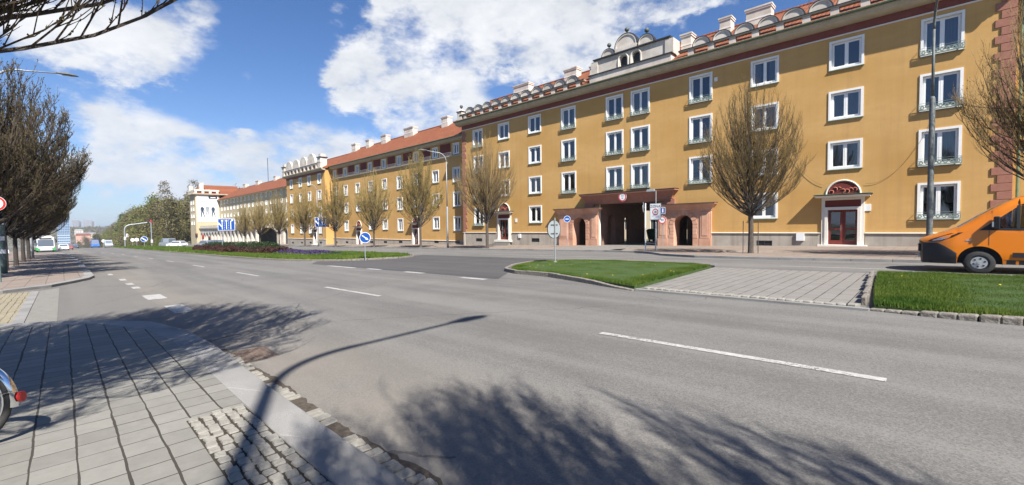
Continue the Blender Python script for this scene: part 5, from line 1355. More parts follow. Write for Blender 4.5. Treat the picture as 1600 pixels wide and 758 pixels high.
street_lamp('farther grey street lamp along the left pavement among the trees', -72, -2.4, 10.2, (0,1), 3.1, K['zinc'], s=1.1)
for x, y in ((-104,-3.4),(-137,-8)): street_lamp('thin distant street lamp beyond the bus', x, y, 9, (0,1), 2.5, K['zinc'])
mb = MB()
lamp4 = [o for o in COL.objects if o.get('label','').startswith('green street lamp')][0]
for z, w, m in ((1.75,.16,0),(1.05,.2,0),(2.6,.14,0)): mb.box(.10,.142,-w/2,w/2,z,z+.22)
mb.build('sticker', K['signwhite'], lamp4, local=True)

# ------------------------------------------------------------------ signs
def post(parent, x, y, z0, z1, r=.03, m=None): mb = MB(); mb.cyl((x,y,z0),(x,y,z1),r,10); return mb.build('post', m or K['zinc'], parent)
def frame2(c, nrm):
    nv = Vector(nrm).normalized(); u = Vector((0,0,1)).cross(nv).normalized(); c = Vector(c)
    return (lambda a, b, d=0: c + u*a + Vector((0,0,1))*b + nv*d)
def poly(mb, F, pts, d, m): mb.add([F(a,b,d) for a,b in pts], [tuple(range(len(pts)))], m)
# round no entry style sign at the left edge
s = thing('road_sign', 'round red and white sign on a post at the left edge', 'road sign', (-27.2,-1.83,gz(-27.2)+.1))
post(s, -27.2,-1.80,gz(-27.2),3.1,.035,K['polegreen']); round_sign(s, (-27.12,-1.83,2.77), (1,.05,0), .31, 'red', '3,5t', .15)
# blue arrow
ax, ay = -25.95, 13.4; s = thing('road_sign', 'round blue sign with a white arrow pointing down right on the grass island', 'road sign', (ax, ay, gz(ax)+.1))
post(s, ax-.05, ay, gz(ax), 1.25); rs = round_sign(s, (ax, ay, .98), (.78,-.62,0), .35, None, bg='blue'); F = frame2((ax,ay,.98), (.78,-.62,0))
mb = MB(); n = 28
mb.ring(F(0,0,.017), F(0,0,1)-F(0,0,0), .315, .345, .003, 28)
a = -R(38); rot = lambda p: (p[0]*math.cos(a)-p[1]*math.sin(a), p[0]*math.sin(a)+p[1]*math.cos(a))
poly(mb, F, [rot(p) for p in ((-.24,-.028),(.10,-.028),(.10,.028),(-.24,.028))], .018, 0); poly(mb, F, [rot(p) for p in ((.05,-.085),(.26,0),(.05,.085),(.11,0))], .0185, 0)
mb.build('arrow', K['signwhite'], rs)
# round sign seen from behind
bx_, by_ = -12.5, 15.7; s = thing('road_sign', 'grey back of a round sign on a post on the small kerbed island', 'road sign', (bx_, by_, gz(bx_)+.1))
post(s, bx_+.06, by_, gz(bx_), 1.95, .03); mb = MB(); F = frame2((bx_, by_, 1.43), (-1,.12,0))
mb.disc((bx_,by_,1.43), (-1,.12,0), .42, .02, 32, 0); mb.ring((bx_,by_,1.43), (-1,.12,0), .405, .425, .035, 32, 1); mb.disc(F(0,0,.012), (-1,.12,0), .40, .003, 32, 2)
for z in (-.22,.18): mb.hexa([F(-.22,z,-.03),F(.22,z,-.03),F(.22,z,-.012),F(-.22,z,-.012)],[F(-.22,z+.035,-.03),F(.22,z+.035,-.03),F(.22,z+.035,-.012),F(-.22,z+.035,-.012)],1)
mb.build('sign_plate', [K['signback'], K['metal_dark'], K['blue']], s)
mb = MB(); mb.cyl((bx_+.06,by_,gz(bx_)+.1),(bx_+.06,by_,gz(bx_)+.2),.12,10,r2=.07); mb.build('foot', K['concrete'], s)
# zone sign with a small lamp
zx, zy = -12.75, 26.45; zb = gz(zx)+.12; s = thing('road_sign', 'white ZONA sign with a red ring on a lamp post in front of the gateway', 'road sign', (zx, zy, zb))
mb = MB(); mb.tube([(zx,zy,zb-.05),(zx,zy,1.7),(zx,zy,1.75),(zx,zy,3.75)], [.06,.055,.035,.03], 10); mb.build('post', K['zinc'], s)
F = frame2((zx, zy-.07, 2.40), (.0,-1,0)); mb = MB()
mb.hexa([F(-.37,-.52,-.015),F(.37,-.52,-.015),F(.37,-.52,.01),F(-.37,-.52,.01)],[F(-.37,.52,-.015),F(.37,.52,-.015),F(.37,.52,.01),F(-.37,.52,.01)],0)
poly(mb, F, [(-.345,-.495),(.345,-.495),(.345,.495),(-.345,.495)], .012, 1)
text_mb(mb, 'ZONA', .235, lambda x,y,z: F(x,y+.33,.013+z), 2); mb.ring(F(0,-.02,.014), (0,-1,0), .155, .205, .003, 28, 3); text_mb(mb, '30', .19, lambda x,y,z: F(x,y-.02,.013+z), 2)
mb.build('sign_face', [K['signback'], K['signwhite'], K['black'], K['red']], s)
mb = MB(); mb.tube([(zx,zy,3.72),(zx-.12,zy,3.76)], .028, 8); mb.hexa([(zx-.62,zy-.11,3.70),(zx-.08,zy-.09,3.70),(zx-.08,zy+.09,3.70),(zx-.62,zy+.11,3.70)],[(zx-.60,zy-.07,3.84),(zx-.1,zy-.06,3.86),(zx-.1,zy+.06,3.86),(zx-.60,zy+.07,3.84)]); mb.build('lamp_head', K['zinc'], s, bevel=.02)
# post beside it, with its plate seen edge on, and the rail between
px_, py_ = -13.75, 27.0; s = thing('road_sign', 'small round sign seen almost edge on, on a pale post left of the ZONA sign', 'road sign', (px_, py_, gz(px_)+.12))
post(s, px_, py_, gz(px_), 3.0, .04, K['signwhite']); mb = MB(); mb.disc((px_-.12,py_-.06,2.72), (-.93,-.36,0), .33, .03, 24); mb.box(px_-.12,px_,py_-.05,py_-.02,2.7,2.74); mb.build('sign_plate', K['signback'], s)
s = thing('guard_rail', 'low pale rail between the two sign posts in front of the gateway', 'rail', (-13.25, 26.7, gz(-13.2)+.12))
mb = MB(); mb.tube([(px_+.05,py_-.02,.36),(zx-.06,zy+.05,.36)], .025, 8); mb.build('bar', K['zinc'], s)
# ring sign and blue plate on the pink pier
s = thing('road_sign', 'round red ringed sign below a small blue plate, half hidden behind the ZONA sign', 'road sign', (-15.55, 33.4, gz(-15.5)+.12))
post(s, -15.55, 33.42, gz(-15.5), 3.0); round_sign(s, (-15.55,33.36,1.92), (.1,-1,0), .31, 'red', '30', .26)
F = frame2((-15.5,33.36,2.68), (.1,-1,0)); mb = MB(); poly(mb, F, [(-.2,-.26),(.2,-.26),(.2,.26),(-.2,.26)], .012, 0); poly(mb, F, [(-.17,-.23),(.17,-.23),(.17,.23),(-.17,.23)], .015, 1); poly(mb, F, [(-.05,-.16),(.05,-.16),(.05,.16),(-.05,.16)], .018, 0); mb.build('blue_plate', [K['signwhite'], K['blue']], s)
# blue round sign by the left arch
s = thing('road_sign', 'small round blue sign on a thin post before the left arch of the gateway', 'road sign', (-22.9, 30.6, gz(-22.9)+.12))
post(s, -22.9, 30.6, gz(-22.9), 2.45, .025); rs = round_sign(s, (-22.86,30.55,2.14), (.6,-.8,0), .29, None, bg='blue'); mb = MB(); F = frame2((-22.86,30.55,2.14), (.6,-.8,0)); mb.ring(F(0,0,.017), (.6,-.8,0), .26, .285, .003, 24)
poly(mb, F, [(-.14,-.03),(.14,-.03),(.14,.03),(-.14,.03)], .018, 0); mb.build('white_bar', K['signwhite'], rs)
# lane signs
def lane_sign(label, x, y, nrm, zc, w, h, posts):
    s = thing('road_sign', label, 'road sign', (x, y, gz(x)+.1)); F = frame2((x, y, zc), nrm)
    for q in posts: p = F(q, 0, -.06); post(s, p.x, p.y, gz(x), zc+h*.4, .05)
    mb = MB(); mb.hexa([F(-w/2,-h/2,-.03),F(w/2,-h/2,-.03),F(w/2,-h/2,0),F(-w/2,-h/2,0)],[F(-w/2,h/2,-.03),F(w/2,h/2,-.03),F(w/2,h/2,0),F(-w/2,h/2,0)],0)
    b = .045; poly(mb, F, [(-w/2+b,-h/2+b),(w/2-b,-h/2+b),(w/2-b,h/2-b),(-w/2+b,h/2-b)], .004, 1)
    t = .07*w/2
    def bar(x0,z0,x1,z1,d=.008): poly(mb, F, [(x0*w/2,z0*h/2),(x1*w/2,z0*h/2),(x1*w/2,z1*h/2),(x0*w/2,z1*h/2)], d, 0)
    bar(-.54,-.82,-.46,.62); poly(mb, F, [(-.66*w/2,.58*h/2),(-.5*w/2,.84*h/2),(-.34*w/2,.58*h/2)], .009, 0)                      # ahead and left
    poly(mb, F, [(-.56*w/2,-.45*h/2),(-.56*w/2,-.22*h/2),(-.8*w/2,.2*h/2),(-.9*w/2,.08*h/2)], .0085, 0); poly(mb, F, [(-.92*w/2,-.02*h/2),(-.94*w/2,.36*h/2),(-.72*w/2,.24*h/2)], .009, 0)
    bar(-.04,-.82,.04,.62); poly(mb, F, [(-.17*w/2,.58*h/2),(0,.84*h/2),(.17*w/2,.58*h/2)], .009, 0)
    bar(.46,-.82,.55,.50); poly(mb, F, [(.44*w/2,.50*h/2),(.57*w/2,.50*h/2),(.72*w/2,.72*h/2),(.62*w/2,.82*h/2)], .0085, 0); poly(mb, F, [(.58*w/2,.9*h/2),(.84*w/2,.86*h/2),(.76*w/2,.56*h/2)], .009, 0)
    for xx in (-.26,.26):
        for z in range(6): bar(xx-.02,-.85+.3*z,xx+.02,-.70+.3*z)
    mb.build('sign_face', [K['signwhite'], K['blue']], s); return s
lane_sign('large bright blue lane sign with white arrows above the dark hedge', -65.5, 14.8, (1,-.12,0), 2.25, 1.85, 1.5, (-.5,.5))
lane_sign('dark blue lane sign with arrows standing between the street trees on one post', -67.6, 27.9, (.93,-.35,0), 2.55, 2.0, 1.5, (0,))

# traffic light gantry and small far signs on the verge
gx = -170; s = thing('traffic_light_gantry', 'grey curved traffic light gantry over the road before the wood', 'traffic light', (gx, 12.8, gz(gx)))
g0 = gz(gx); mb = MB(); P = [Vector((gx,12.8,g0)), Vector((gx,12.8,g0+5.0))] + bez(Vector((gx,12.8,g0+5.0)), Vector((gx,12.8,g0+6.6)), Vector((gx,14.6,g0+6.7)), 6)[1:] + [Vector((gx,18.9,g0+7.4))]
mb.tube(P, .16, 8); mb.build('mast_arm', K['zinc'], s)
def tlight(parent, x, y, z, m):
    mb = MB(); mb.box(x-.15,x+.15,y-.22,y+.22,z-.5,z+.5,0)
    for k, c in enumerate((1,2,3)): mb.disc((x+.16,y,z+.3-.3*k), (1,0,0), .11, .04, 12, c)
    return mb.build('signal', [m, K['red'], K['metal_dark'], K['metal_dark']], parent)
tlight(s, gx+.2, 18.9, g0+7.6, K['carred']); tlight(s, gx+.2, 18.2, g0+7.5, K['black']); tlight(s, gx+.2, 12.8, g0+2.6, K['signwhite']); tlight(s, gx+.2, 13.3, g0+3.5, K['signwhite'])
s = thing('traffic_light', 'straight grey signal post under the red end of the gantry', 'traffic light', (gx+1, 18.75, gz(gx))); post(s, gx+1, 18.75, g0-.2, g0+7.2, .14); tlight(s, gx+1.2, 18.75, g0+1.6, K['signwhite'])
for i, (x, y, r, lab, bg) in enumerate([(-190,16.2,.55,'pale round sign back, left of two on the far verge','signwhite'), (-172,15.6,.52,'pale round sign back, right of two on the far verge','signwhite'), (-150,15.1,.75,'round blue sign with a white bar on the far verge beside the gantry','blue'), (-205,9.9,.5,'small pale sign disc on the post left of the gantry','signwhite')]):
    s = thing('road_sign', lab, 'road sign', (x, y, gz(x))); post(s, x-.1, y, gz(x), gz(x)+2.6, .06); rs = round_sign(s, (x, y, gz(x)+2.2), (1,-.1,0), r, None, bg=bg)
    if bg == 'blue':
        F = frame2((x,y,gz(x)+2.2), (1,-.1,0)); mb = MB(); mb.ring(F(0,0,.03), (1,-.1,0), r*.88, r*.98, .01, 24); poly(mb, F, [(-.55,.25),(-.4,.45),(.5,-.3),(.35,-.48)], .03, 0); mb.build('white_bar', K['signwhite'], rs)
for i, (x, y) in enumerate([(-128,22.6),(-126.5,23.6),(-125,24.6)]):
    s = thing('traffic_light', ['traffic light at the junction before the cream building, left of three', 'traffic light at the junction before the cream building, middle of three', 'traffic light at the junction before the cream building, right of three'][i], 'traffic light', (x, y, gz(x))); post(s, x, y, gz(x)-.2, gz(x)+3.1, .08); tlight(s, x+.2, y, gz(x)+2.7-.4*i, K['black'] if i != 1 else K['carred'])

# cables drawn loosely over the facade
for a, b, sag, lab in (((-7.1,6.3),(-5.15,3.98),.42,'thin grey cable sagging across the facade left of the right door arch'),((-3.05,3.95),(-.15,7.2),.95,'longer thin grey cable sagging up to the windows right of the door arch')):
    mb = MB(); mb.tube([(a[0]+(b[0]-a[0])*t, YF-.05, a[1]+(b[1]-a[1])*t - sag*4*t*(1-t)) for t in [i/14 for i in range(15)]], .008, 5)
    tag(mb.build('hanging_cable', K['cablemat']), lab, 'cable')
# bin in the passage
s = thing('waste_container', 'green wheeled waste container in the gateway passage', 'waste container', (-21.55, 44.6, gz(-21.5)+.13)); z = gz(-21.5)+.13
mb = MB(); mb.hexa([(-22.1,44.0,z+.2),(-21.0,44.0,z+.2),(-21.0,45.1,z+.2),(-22.1,45.1,z+.2)],[(-22.25,43.85,z+1.1),(-20.85,43.85,z+1.1),(-20.85,45.25,z+1.1),(-22.25,45.25,z+1.1)]); mb.build('body', K['bin'], s, bevel=.04)
mb = MB(); P = [(-22.3,1.1),(-22.2,1.28),(-21.9,1.4),(-21.2,1.4),(-20.9,1.28),(-20.8,1.1)]; n = len(P); mb.add([(x,43.8,z+q) for x,q in P]+[(x,45.3,z+q) for x,q in P], [(i,(i+1)%n,n+(i+1)%n,n+i) for i in range(n)]+[tuple(range(n)),tuple(range(n,2*n))]); mb.build('lid', K['bin'], s)
for x in (-22,-21.1):
    for y in (44.1,45.0): mb = MB(); mb.disc((x,y,z+.1),(0,1,0),.1,.05,12); mb.build('wheel', K['rubber'], s)

# ------------------------------------------------------------------ vehicles
def wheel(parent, c, r, w, out, steel=False):
    """axle along y; out = -1 / +1 which side faces out"""
    mb = MB(); n = 28; x, y, z = c
    prof = [(-w/2,r*.66),(-w/2,r*.93),(-w/2+.03,r),(w/2-.03,r),(w/2,r*.93),(w/2,r*.66)]; vs = []
    for a in range(n):
        an = 2*PI*a/n
        for q, rr_ in prof: vs.append((x+rr_*math.cos(an), y+q, z+rr_*math.sin(an)))
    k = len(prof); fs = [(a*k+i, a*k+i+1, ((a+1)%n)*k+i+1, ((a+1)%n)*k+i) for a in range(n) for i in range(k-1)]
    mb.add(vs, fs, 0); t = mb.build('wheel', K['rubber'], parent, local=True, smooth=True)
    mb = MB(); yo = y + out*w*.30
    mb.ring((x,yo,z),(0,out,0),r*.54,r*.67,.05,n,1 if steel else 0); mb.disc((x,yo-out*.03,z),(0,out,0),r*.60,.03,n,1)
    vs = []
    mb.disc((x,yo+out*.0,z),(0,out,0),r*.30,.06,16,0); mb.disc((x,yo+out*.04,z),(0,out,0),r*.13,.05,12,0)
    if steel:
        mb.disc((x,yo+out*.012,z),(0,out,0),r*.52,.03,28,0)
        for i in range(6): a = 2*PI*i/6+.3; mb.disc((x+r*.36*math.cos(a),yo+out*.032,z+r*.36*math.sin(a)),(0,out,0),r*.075,.012,12,1)
    for i in range(0 if steel else 6):
        a = 2*PI*i/6; d0, d1 = r*.28, r*.56; u = Vector((math.cos(a),0,math.sin(a))); v = Vector((-math.sin(a),0,math.cos(a))); cc = Vector((x,yo,z))
        b = [cc+u*d0-v*.05*r/.34, cc+u*d0+v*.05*r/.34, cc+u*d1+v*.06*r/.34, cc+u*d1-v*.06*r/.34]
        mb.hexa([tuple(p-Vector((0,.02,0))) for p in b],[tuple(p+Vector((0,.02,0))) for p in b],0)
    mb.build('rim', [K['alloy'], K['metal_dark']], t, local=True); return t
van = thing('delivery_van', 'bright orange delivery van with a black bumper parked at the right edge', 'van', (-.22, 19.78, gz(0)+.0))
VT = [(0,.93),(.06,1.0),(.25,1.10),(.5,1.22),(.76,1.35),(1.0,1.53),(1.25,1.74),(1.5,1.93),(1.75,2.10),(1.95,2.20),(2.2,2.28),(2.6,2.34),(3.2,2.37),(5.6,2.37)]
def lerp_tab(T, u):
    for (a, x), (b, y) in zip(T, T[1:]):
        if u <= b: return x+(y-x)*(u-a)/(b-a)
    return T[-1][1]
vtop = lambda u: lerp_tab(VT, u)
def vhw(u, z):
    h = 1.02
    if u < .75: h -= .30*((.75-u)/.75)**2
    if z > 1.3: h -= .13*((z-1.3)/1.0)**1.15
    d = vtop(u)-z
    if d < .16: h -= .13*(1-max(0,d)/.16)**2
    if z < .5: h -= .04*((.5-z)/.2)
    if z > .9 and u < 1.6: h -= .10*max(0,(z-.9))*max(0,(1.6-u))/1.2
    return h
cw = 1.22
wtop = lambda u: min(2.04, 1.50+(u-1.43)*.92)
vlo = lambda u: .30 + .02*math.sin(u)
vops = [(cw-.46,cw+.46,-1,.83,True),(4.65-.46,4.65+.46,-1,.83,True),(1.46,1.93,1.36,wtop,False),(1.99,2.78,1.34,wtop,False)]
mb = MB()
for sg in (-1, 1): facade(mb, 0, 5.6, vlo, vtop, vops, lambda u,d,z: (u, sg*(vhw(u,z)-d), z), .05, 0, 2, step=.07, nz=9)
us = [i*.07 for i in range(81)]
for a, b in zip(us, us[1:]):
    n = 10
    for j in range(n):
        q = []
        for u, t in ((a,j/n),(b,j/n),(b,(j+1)/n),(a,(j+1)/n)):
            s_ = t*2-1; zz = vtop(u); q.append((u - .10*(1-s_*s_)*max(0,1-u/.5), s_*vhw(u,zz), zz+.05*(1-s_*s_)))
        m = 3 if (.80 < (a+b)/2 < 1.86 and abs((j+.5)/n*2-1) < .85) else 0
        mb.quad(*q, m)
mb.quad((5.6,-vhw(5.6,.3),.3),(5.6,vhw(5.6,.3),.3),(5.6,.76,2.37),(5.6,-.76,2.37),0)
mb.quad((0.1,-.9,.31),(5.6,-.9,.31),(5.6,.9,.31),(.1,.9,.31),1)
for i, f in enumerate(mb.f):
    if mb.m[i] != 0: continue
    c = [sum(mb.v[j][k] for j in f)/len(f) for k in range(3)]
    lim = .90 if c[0] < .34 else (.90-.30*min(1,(c[0]-.34)/.38) if c[0] < .80 else 0)
    if 1.75 < c[0] < 4.1 and c[2] < .40: mb.m[i] = 1
body = mb.build('body', [K['orange'], K['black'], K['black'], K['carglass']], van, local=True, smooth=True, weld=True)
mdf = body.modifiers.new('edges', 'EDGE_SPLIT'); mdf.split_angle = R(38)
def on_side(mb, pts, sg, off, m=0):
    mb.add([(u, sg*(vhw(u,z)+off), z) for u, z in pts], [tuple(range(len(pts)))], m)
mb = MB()
blim = lambda u: .915 if u < .30 else .915-.30*min(1,(u-.30)/.44)**1.3
for sg in (-1, 1):
    n = 22
    for i in range(n):
        ua, ub = .745*i/n, .745*(i+1)/n
        for k in range(8):
            f0, f1 = k/8, (k+1)/8; q = []
            for u, f in ((ua,f0),(ub,f0),(ub,f1),(ua,f1)):
                zz = vlo(u)-.02+(blim(u)-vlo(u)+.02)*f; q.append((u, sg*(vhw(u,zz)+.018-.012*max(0,f-.87)/.13), zz))
            mb.quad(*q)
for j in range(10):                                         # nose
    for k in range(6):
        q = []
        for t, f in ((j/10,k/6),((j+1)/10,k/6),((j+1)/10,(k+1)/6),(j/10,(k+1)/6)):
            s_ = t*2-1; zz = .28+.635*f; q.append((-.10*(1-s_*s_)*(.5+.5*f) - .0, s_*(vhw(0,zz)+.018-.012*max(0,(zz-.28)/(.635)-.87)/.13), zz+(.05*(1-s_*s_) if f > .99 else 0)))
        mb.quad(*q)
bump = mb.build('bumper', K['black'], van, local=True, smooth=True, weld=True)
for sg in (-1, 1):
    mb = MB(); on_side(mb, [(.10,.955),(.22,.945),(.42,.985),(.66,1.10),(.88,1.245),(.60,1.205),(.36,1.10),(.18,1.02)], sg, .012, 0); on_side(mb, [(.2,.965),(.40,1.0),(.6,1.10),(.42,1.08),(.25,1.01)], sg, .02, 1)
    mb.build('headlight', [K['black'], K['lens']], van, local=True)
    mb = MB(); on_side(mb, [(1.99,1.36),(2.78,1.36),(2.78,2.03),(2.02,2.03)], sg, -.03); on_side(mb, [(1.47,1.37),(1.93,1.37),(1.93,1.95),(1.47,1.53)], sg, -.03); mb.build('side_window', K['carglass'], van, local=True)
    mb = MB()
    for p in ([(1.43,1.30),(1.96,1.30),(1.96,1.36),(1.43,1.36)],[(1.93,1.36),(1.99,1.36),(1.99,2.05),(1.93,2.0)],[(1.2,1.30),(1.45,1.30),(1.45,1.52)],[(1.96,1.30),(2.82,1.29),(2.82,1.35),(1.96,1.36)]): on_side(mb, p, sg, .006)
    mb.build('window_trim', K['black'], van, local=True)
    for u0, z0, u1, z1 in ((1.40,.86,1.40,1.30),(2.84,.42,2.84,2.1),(1.70,.44,2.84,.44)):
        mb = MB(); n = 10
        for i in range(n):
            a, b = i/n, (i+1)/n; A = (u0+(u1-u0)*a, z0+(z1-z0)*a); B = (u0+(u1-u0)*b, z0+(z1-z0)*b); hz = .006 if u0 == u1 else 0; vz = 0 if u0 == u1 else .006
            on_side(mb, [(A[0]-hz,A[1]-vz),(B[0]-hz if hz else B[0],B[1]-vz),(B[0]+hz,B[1]+vz),(A[0]+hz,A[1]+vz)], sg, .004)
        mb.build('door_seam', K['black'], van, local=True, weld=True)
    for pts_ in ([(2.9,.5),(4.0,.5),(4.0,.66),(2.9,.66)],[(1.86,.52),(2.80,.52),(2.80,.66),(1.86,.66)]): mb = MB(); on_side(mb, pts_, sg, .02); mb.build('rubbing_strip', K['black'], van, local=True)
    mb = MB(); on_side(mb, [(.93,.98),(1.06,1.0),(1.06,1.035),(.93,1.015)], sg, .012); mb.build('side_indicator', K['lens'], van, local=True)
    mb = MB(); on_side(mb, [(2.48,1.08),(2.72,1.08),(2.72,1.17),(2.48,1.17)], sg, .008); mb.build('handle_recess', K['black'], van, local=True)
    mb = MB(); yy = sg*1.19; mb.box(2.5,2.7,sg*1.045-.012,sg*1.045+.012,1.11,1.14); mb.build('door_handle', K['orange'], van, local=True)
    mb = MB(); mb.hexa([(1.46,sg*1.08-.11,1.33),(1.60,sg*1.12-.11,1.33),(1.60,sg*1.12+.11,1.33),(1.46,sg*1.08+.11,1.33)],[(1.48,sg*1.10-.10,1.70),(1.60,sg*1.13-.10,1.70),(1.60,sg*1.13+.10,1.70),(1.48,sg*1.10+.10,1.70)],0); mb.box(1.50,1.60,min(sg*.95,sg*1.1),max(sg*.95,sg*1.1),1.36,1.44,0)
    mir = mb.build('mirror', K['black'], van, local=True, bevel=.03); mb = MB(); mb.quad((1.605,sg*1.12-.09,1.38),(1.605,sg*1.12+.09,1.38),(1.605,sg*1.12+.09,1.66),(1.605,sg*1.12-.09,1.66)); mb.box(1.44,1.475,sg*1.12-.09,sg*1.12+.08,1.40,1.55); mb.build('mirror_glass', K['lens'], mir, local=True)
    for u in (cw, 4.65): wheel(van, (u, sg*.88, .338), .338, .22, sg, True)
mb = MB(); mb.box(.5,5.0,-.70,.70,.32,.62); mb.box(cw-.52,cw+.52,-.78,.78,.3,1.02); mb.box(4.1,5.2,-.78,.78,.3,1.02); mb.hexa([(2.25,-.8,.9),(2.75,-.8,.9),(2.75,.8,.9),(2.25,.8,.9)],[(2.55,-.8,1.75),(2.8,-.8,1.75),(2.8,.8,1.75),(2.55,.8,1.75)]); mb.box(1.0,1.45,-.85,.85,.8,1.34); mb.torus((1.72,-.42,1.30),(.8,0,.55),.2,.018,16,6); mb.box(2.9,2.95,-.9,.9,.4,1.4)
mb.build('cabin', K['black'], van, local=True)
mb = MB(); mb.box(-.105,-.06,-.45,.45,.62,.86,0)
for i in range(4): mb.box(-.118,-.104,-.42,.42,.64+.06*i,.67+.06*i,1)
mb.box(-.115,-.08,-.26,.26,.42,.53,2); mb.build('grille', [K['black'], K['metal_dark'], K['signwhite']], van, local=True)

def car(name, label, cat, loc, rot, L, W, Ht, paint, boxy=0., group=None):
    r = thing(name, label, cat, loc, rot, group); h = Ht
    P = [(0,.28),(-.02,.5),(.05,.66),(.25*L,.82),(L*.98,.86),(L,.7),(L,.28)] if not boxy else [(0,.3),(0,.8),(.1,1.0),(L*.16,1.12),(L,1.15),(L,.3)]
    n = len(P); mb = MB(); mb.add([(x,-W/2,z) for x,z in P]+[(x,W/2,z) for x,z in P], [(i,(i+1)%n,n+(i+1)%n,n+i) for i in range(n)]+[tuple(range(n)),tuple(range(n,2*n))[::-1]]); mb.build('body', paint, r, local=True, bevel=.06)
    a, b, c, d = (.24*L,.40*L,.84*L,.97*L) if not boxy else (.15*L,.27*L,.99*L,1.0*L)
    zb = .80 if not boxy else 1.10
    mb = MB(); i = .16; mb.hexa([(a,-W/2+.04,zb),(d,-W/2+.04,zb),(d,W/2-.04,zb),(a,W/2-.04,zb)],[(b,-W/2+i,h),(c,-W/2+i,h),(c,W/2-i,h),(b,W/2-i,h)]); mb.build('cabin_roof', paint, r, local=True, bevel=.05)
    mb = MB(); t = lambda q, u: tuple(Vector(q).lerp(Vector(u), .14)); e = .012
    A0,B0,C0,D0 = Vector((a,0,zb)),Vector((d,0,zb)),Vector((c,0,h)),Vector((b,0,h))
    for sg in (-1,1):
        f = lambda p, q, k: (p.x+(q.x-p.x)*k)
        zz0, zz1 = zb+.06, h-.10; k0 = .06/(h-zb); k1 = 1-.10/(h-zb); yw = lambda k: sg*((W/2-.04)+(-i+.04)*k+e)
        x0a, x1a = a+(b-a)*k0+.12, d+(c-d)*k0-.12; x0b, x1b = a+(b-a)*k1+.12, d+(c-d)*k1-.12
        if boxy: x1a = x1b = L*.45
        mb.quad((x0a,yw(k0),zz0),(x1a,yw(k0),zz0),(x1b,yw(k1),zz1),(x0b,yw(k1),zz1))
    for xa, xb, s in ((a,b,-1),(d,c,1)):
        x0, x1 = xa+(xb-xa)*.12+s*e, xa+(xb-xa)*.88+s*e
        mb.quad((x0,-W/2+.16,zb+(h-zb)*.12),(x0,W/2-.16,zb+(h-zb)*.12),(x1,W/2-.24,zb+(h-zb)*.88),(x1,-W/2+.24,zb+(h-zb)*.88))
    mb.build('window', K['panelwin'], r, local=True)
    for sg in (-1,1):
        for x in (L*.19,L*.81): wheel(r, (x, sg*(W/2-.09), .31), .31, .2, sg)
        mb = MB(); mb.box(-.03,.06,sg*(W/2-.25)-.16,sg*(W/2-.25)+.16,.58,.72); mb.build('headlight', K['lens'], r, local=True)
        mb = MB(); mb.box(L-.05,L+.02,sg*(W/2-.2)-.14,sg*(W/2-.2)+.14,.62,.80); mb.build('tail_light', K['red'], r, local=True)
    return r
car('parked_car', 'silver hatchback parked at the junction before the cream building', 'car', (-122.5,22.0,gz(-122)+.0), R(25), 4.3, 1.8, 1.5, K['carsilver'])
car('parked_car', 'dark blue car beside the silver hatchback before the cream building', 'car', (-117.5,23.2,gz(-117)+.0), R(20), 4.4, 1.8, 1.5, K['cardark'])
car('parked_car', 'white car seen over the far verge below the wood', 'car', (-140,19.0,gz(-140)+.1), R(35), 4.4, 1.8, 1.45, K['carwhite'])
car('parked_van', 'pale grey van beside the white car over the far verge', 'van', (-146,18.5,gz(-146)+.1), R(15), 4.8, 1.9, 2.2, K['carsilver'], 1)
car('parked_van', 'small bright blue van far down the road', 'van', (-193,7.4,gz(-193)), R(180), 4.9, 1.95, 2.5, K['carblue'], 1)
car('parked_van', 'pale blue van far down the road, right of the bright blue one', 'van', (-186,10.2,gz(-186)), R(180), 4.8, 1.9, 2.3, K['carsilver'], 1)
car('car', 'dark car coming over the crest of the road', 'car', (-188,2.6,gz(-188)), R(180), 4.3, 1.8, 1.45, K['cardark'])
car('car', 'white car just right of the bus far down the road', 'car', (-150,.2,gz(-150)), R(180), 4.3, 1.8, 1.45, K['carwhite'])
car('car', 'dull red car behind the white one far down the road', 'car', (-158,1.0,gz(-158)), R(180), 4.2, 1.8, 1.45, K['carred'])
car('parked_car', 'white car half hidden between the trunks on the left', 'car', (-98,-6.4,gz(-98)+.1), R(190), 4.3, 1.8, 1.5, K['carwhite'])
# bus, facing us
bus = thing('bus', 'white city bus with green lower corners coming along the left side of the road', 'bus', (-126,-2.25,gz(-126)), R(4))
mb = MB(); mb.hexa([(-12,-1.25,.32),(0,-1.25,.32),(0,1.25,.32),(-12,1.25,.32)],[(-12,-1.2,2.95),(-.25,-1.2,2.95),(-.25,1.2,2.95),(-12,1.2,2.95)]); mb.hexa([(-10,-1.0,2.95),(-.6,-1.0,2.95),(-.6,1.0,2.95),(-10,1.0,2.95)],[(-10,-.9,3.2),(-1.0,-.9,3.2),(-1.0,.9,3.2),(-10,.9,3.2)]); mb.build('body', K['carwhite'], bus, local=True, bevel=.12)
mb = MB(); fx = lambda z: .012-.25*(z-.32)/2.63+.02
mb.quad((fx(1.15),-1.08,1.15),(fx(1.15),1.08,1.15),(fx(2.45),1.05,2.45),(fx(2.45),-1.05,2.45)); mb.build('windscreen', K['panelwin'], bus, local=True)
mb = MB(); mb.quad((fx(2.52),-.85,2.52),(fx(2.52),.85,2.52),(fx(2.8),.82,2.8),(fx(2.8),-.82,2.8)); mb.build('destination_display', K['black'], bus, local=True)
mb = MB()
for sg in (-1,1): mb.hexa([(-.9,sg*1.27-.03,.34),(.03,sg*.8-.0,.34),(.03,sg*1.27,.34),(-.9,sg*1.275+.03,.34)],[(-.9,sg*1.27-.03,.95),(.0,sg*1.05,.95),(-.02,sg*1.27,.95),(-.9,sg*1.275+.03,.95)])
mb.box(-12,-.9,-1.27,-1.24,.34,.8); mb.box(-12,-.9,1.24,1.27,.34,.8); mb.build('green_skirt', K['busgreen'], bus, local=True)
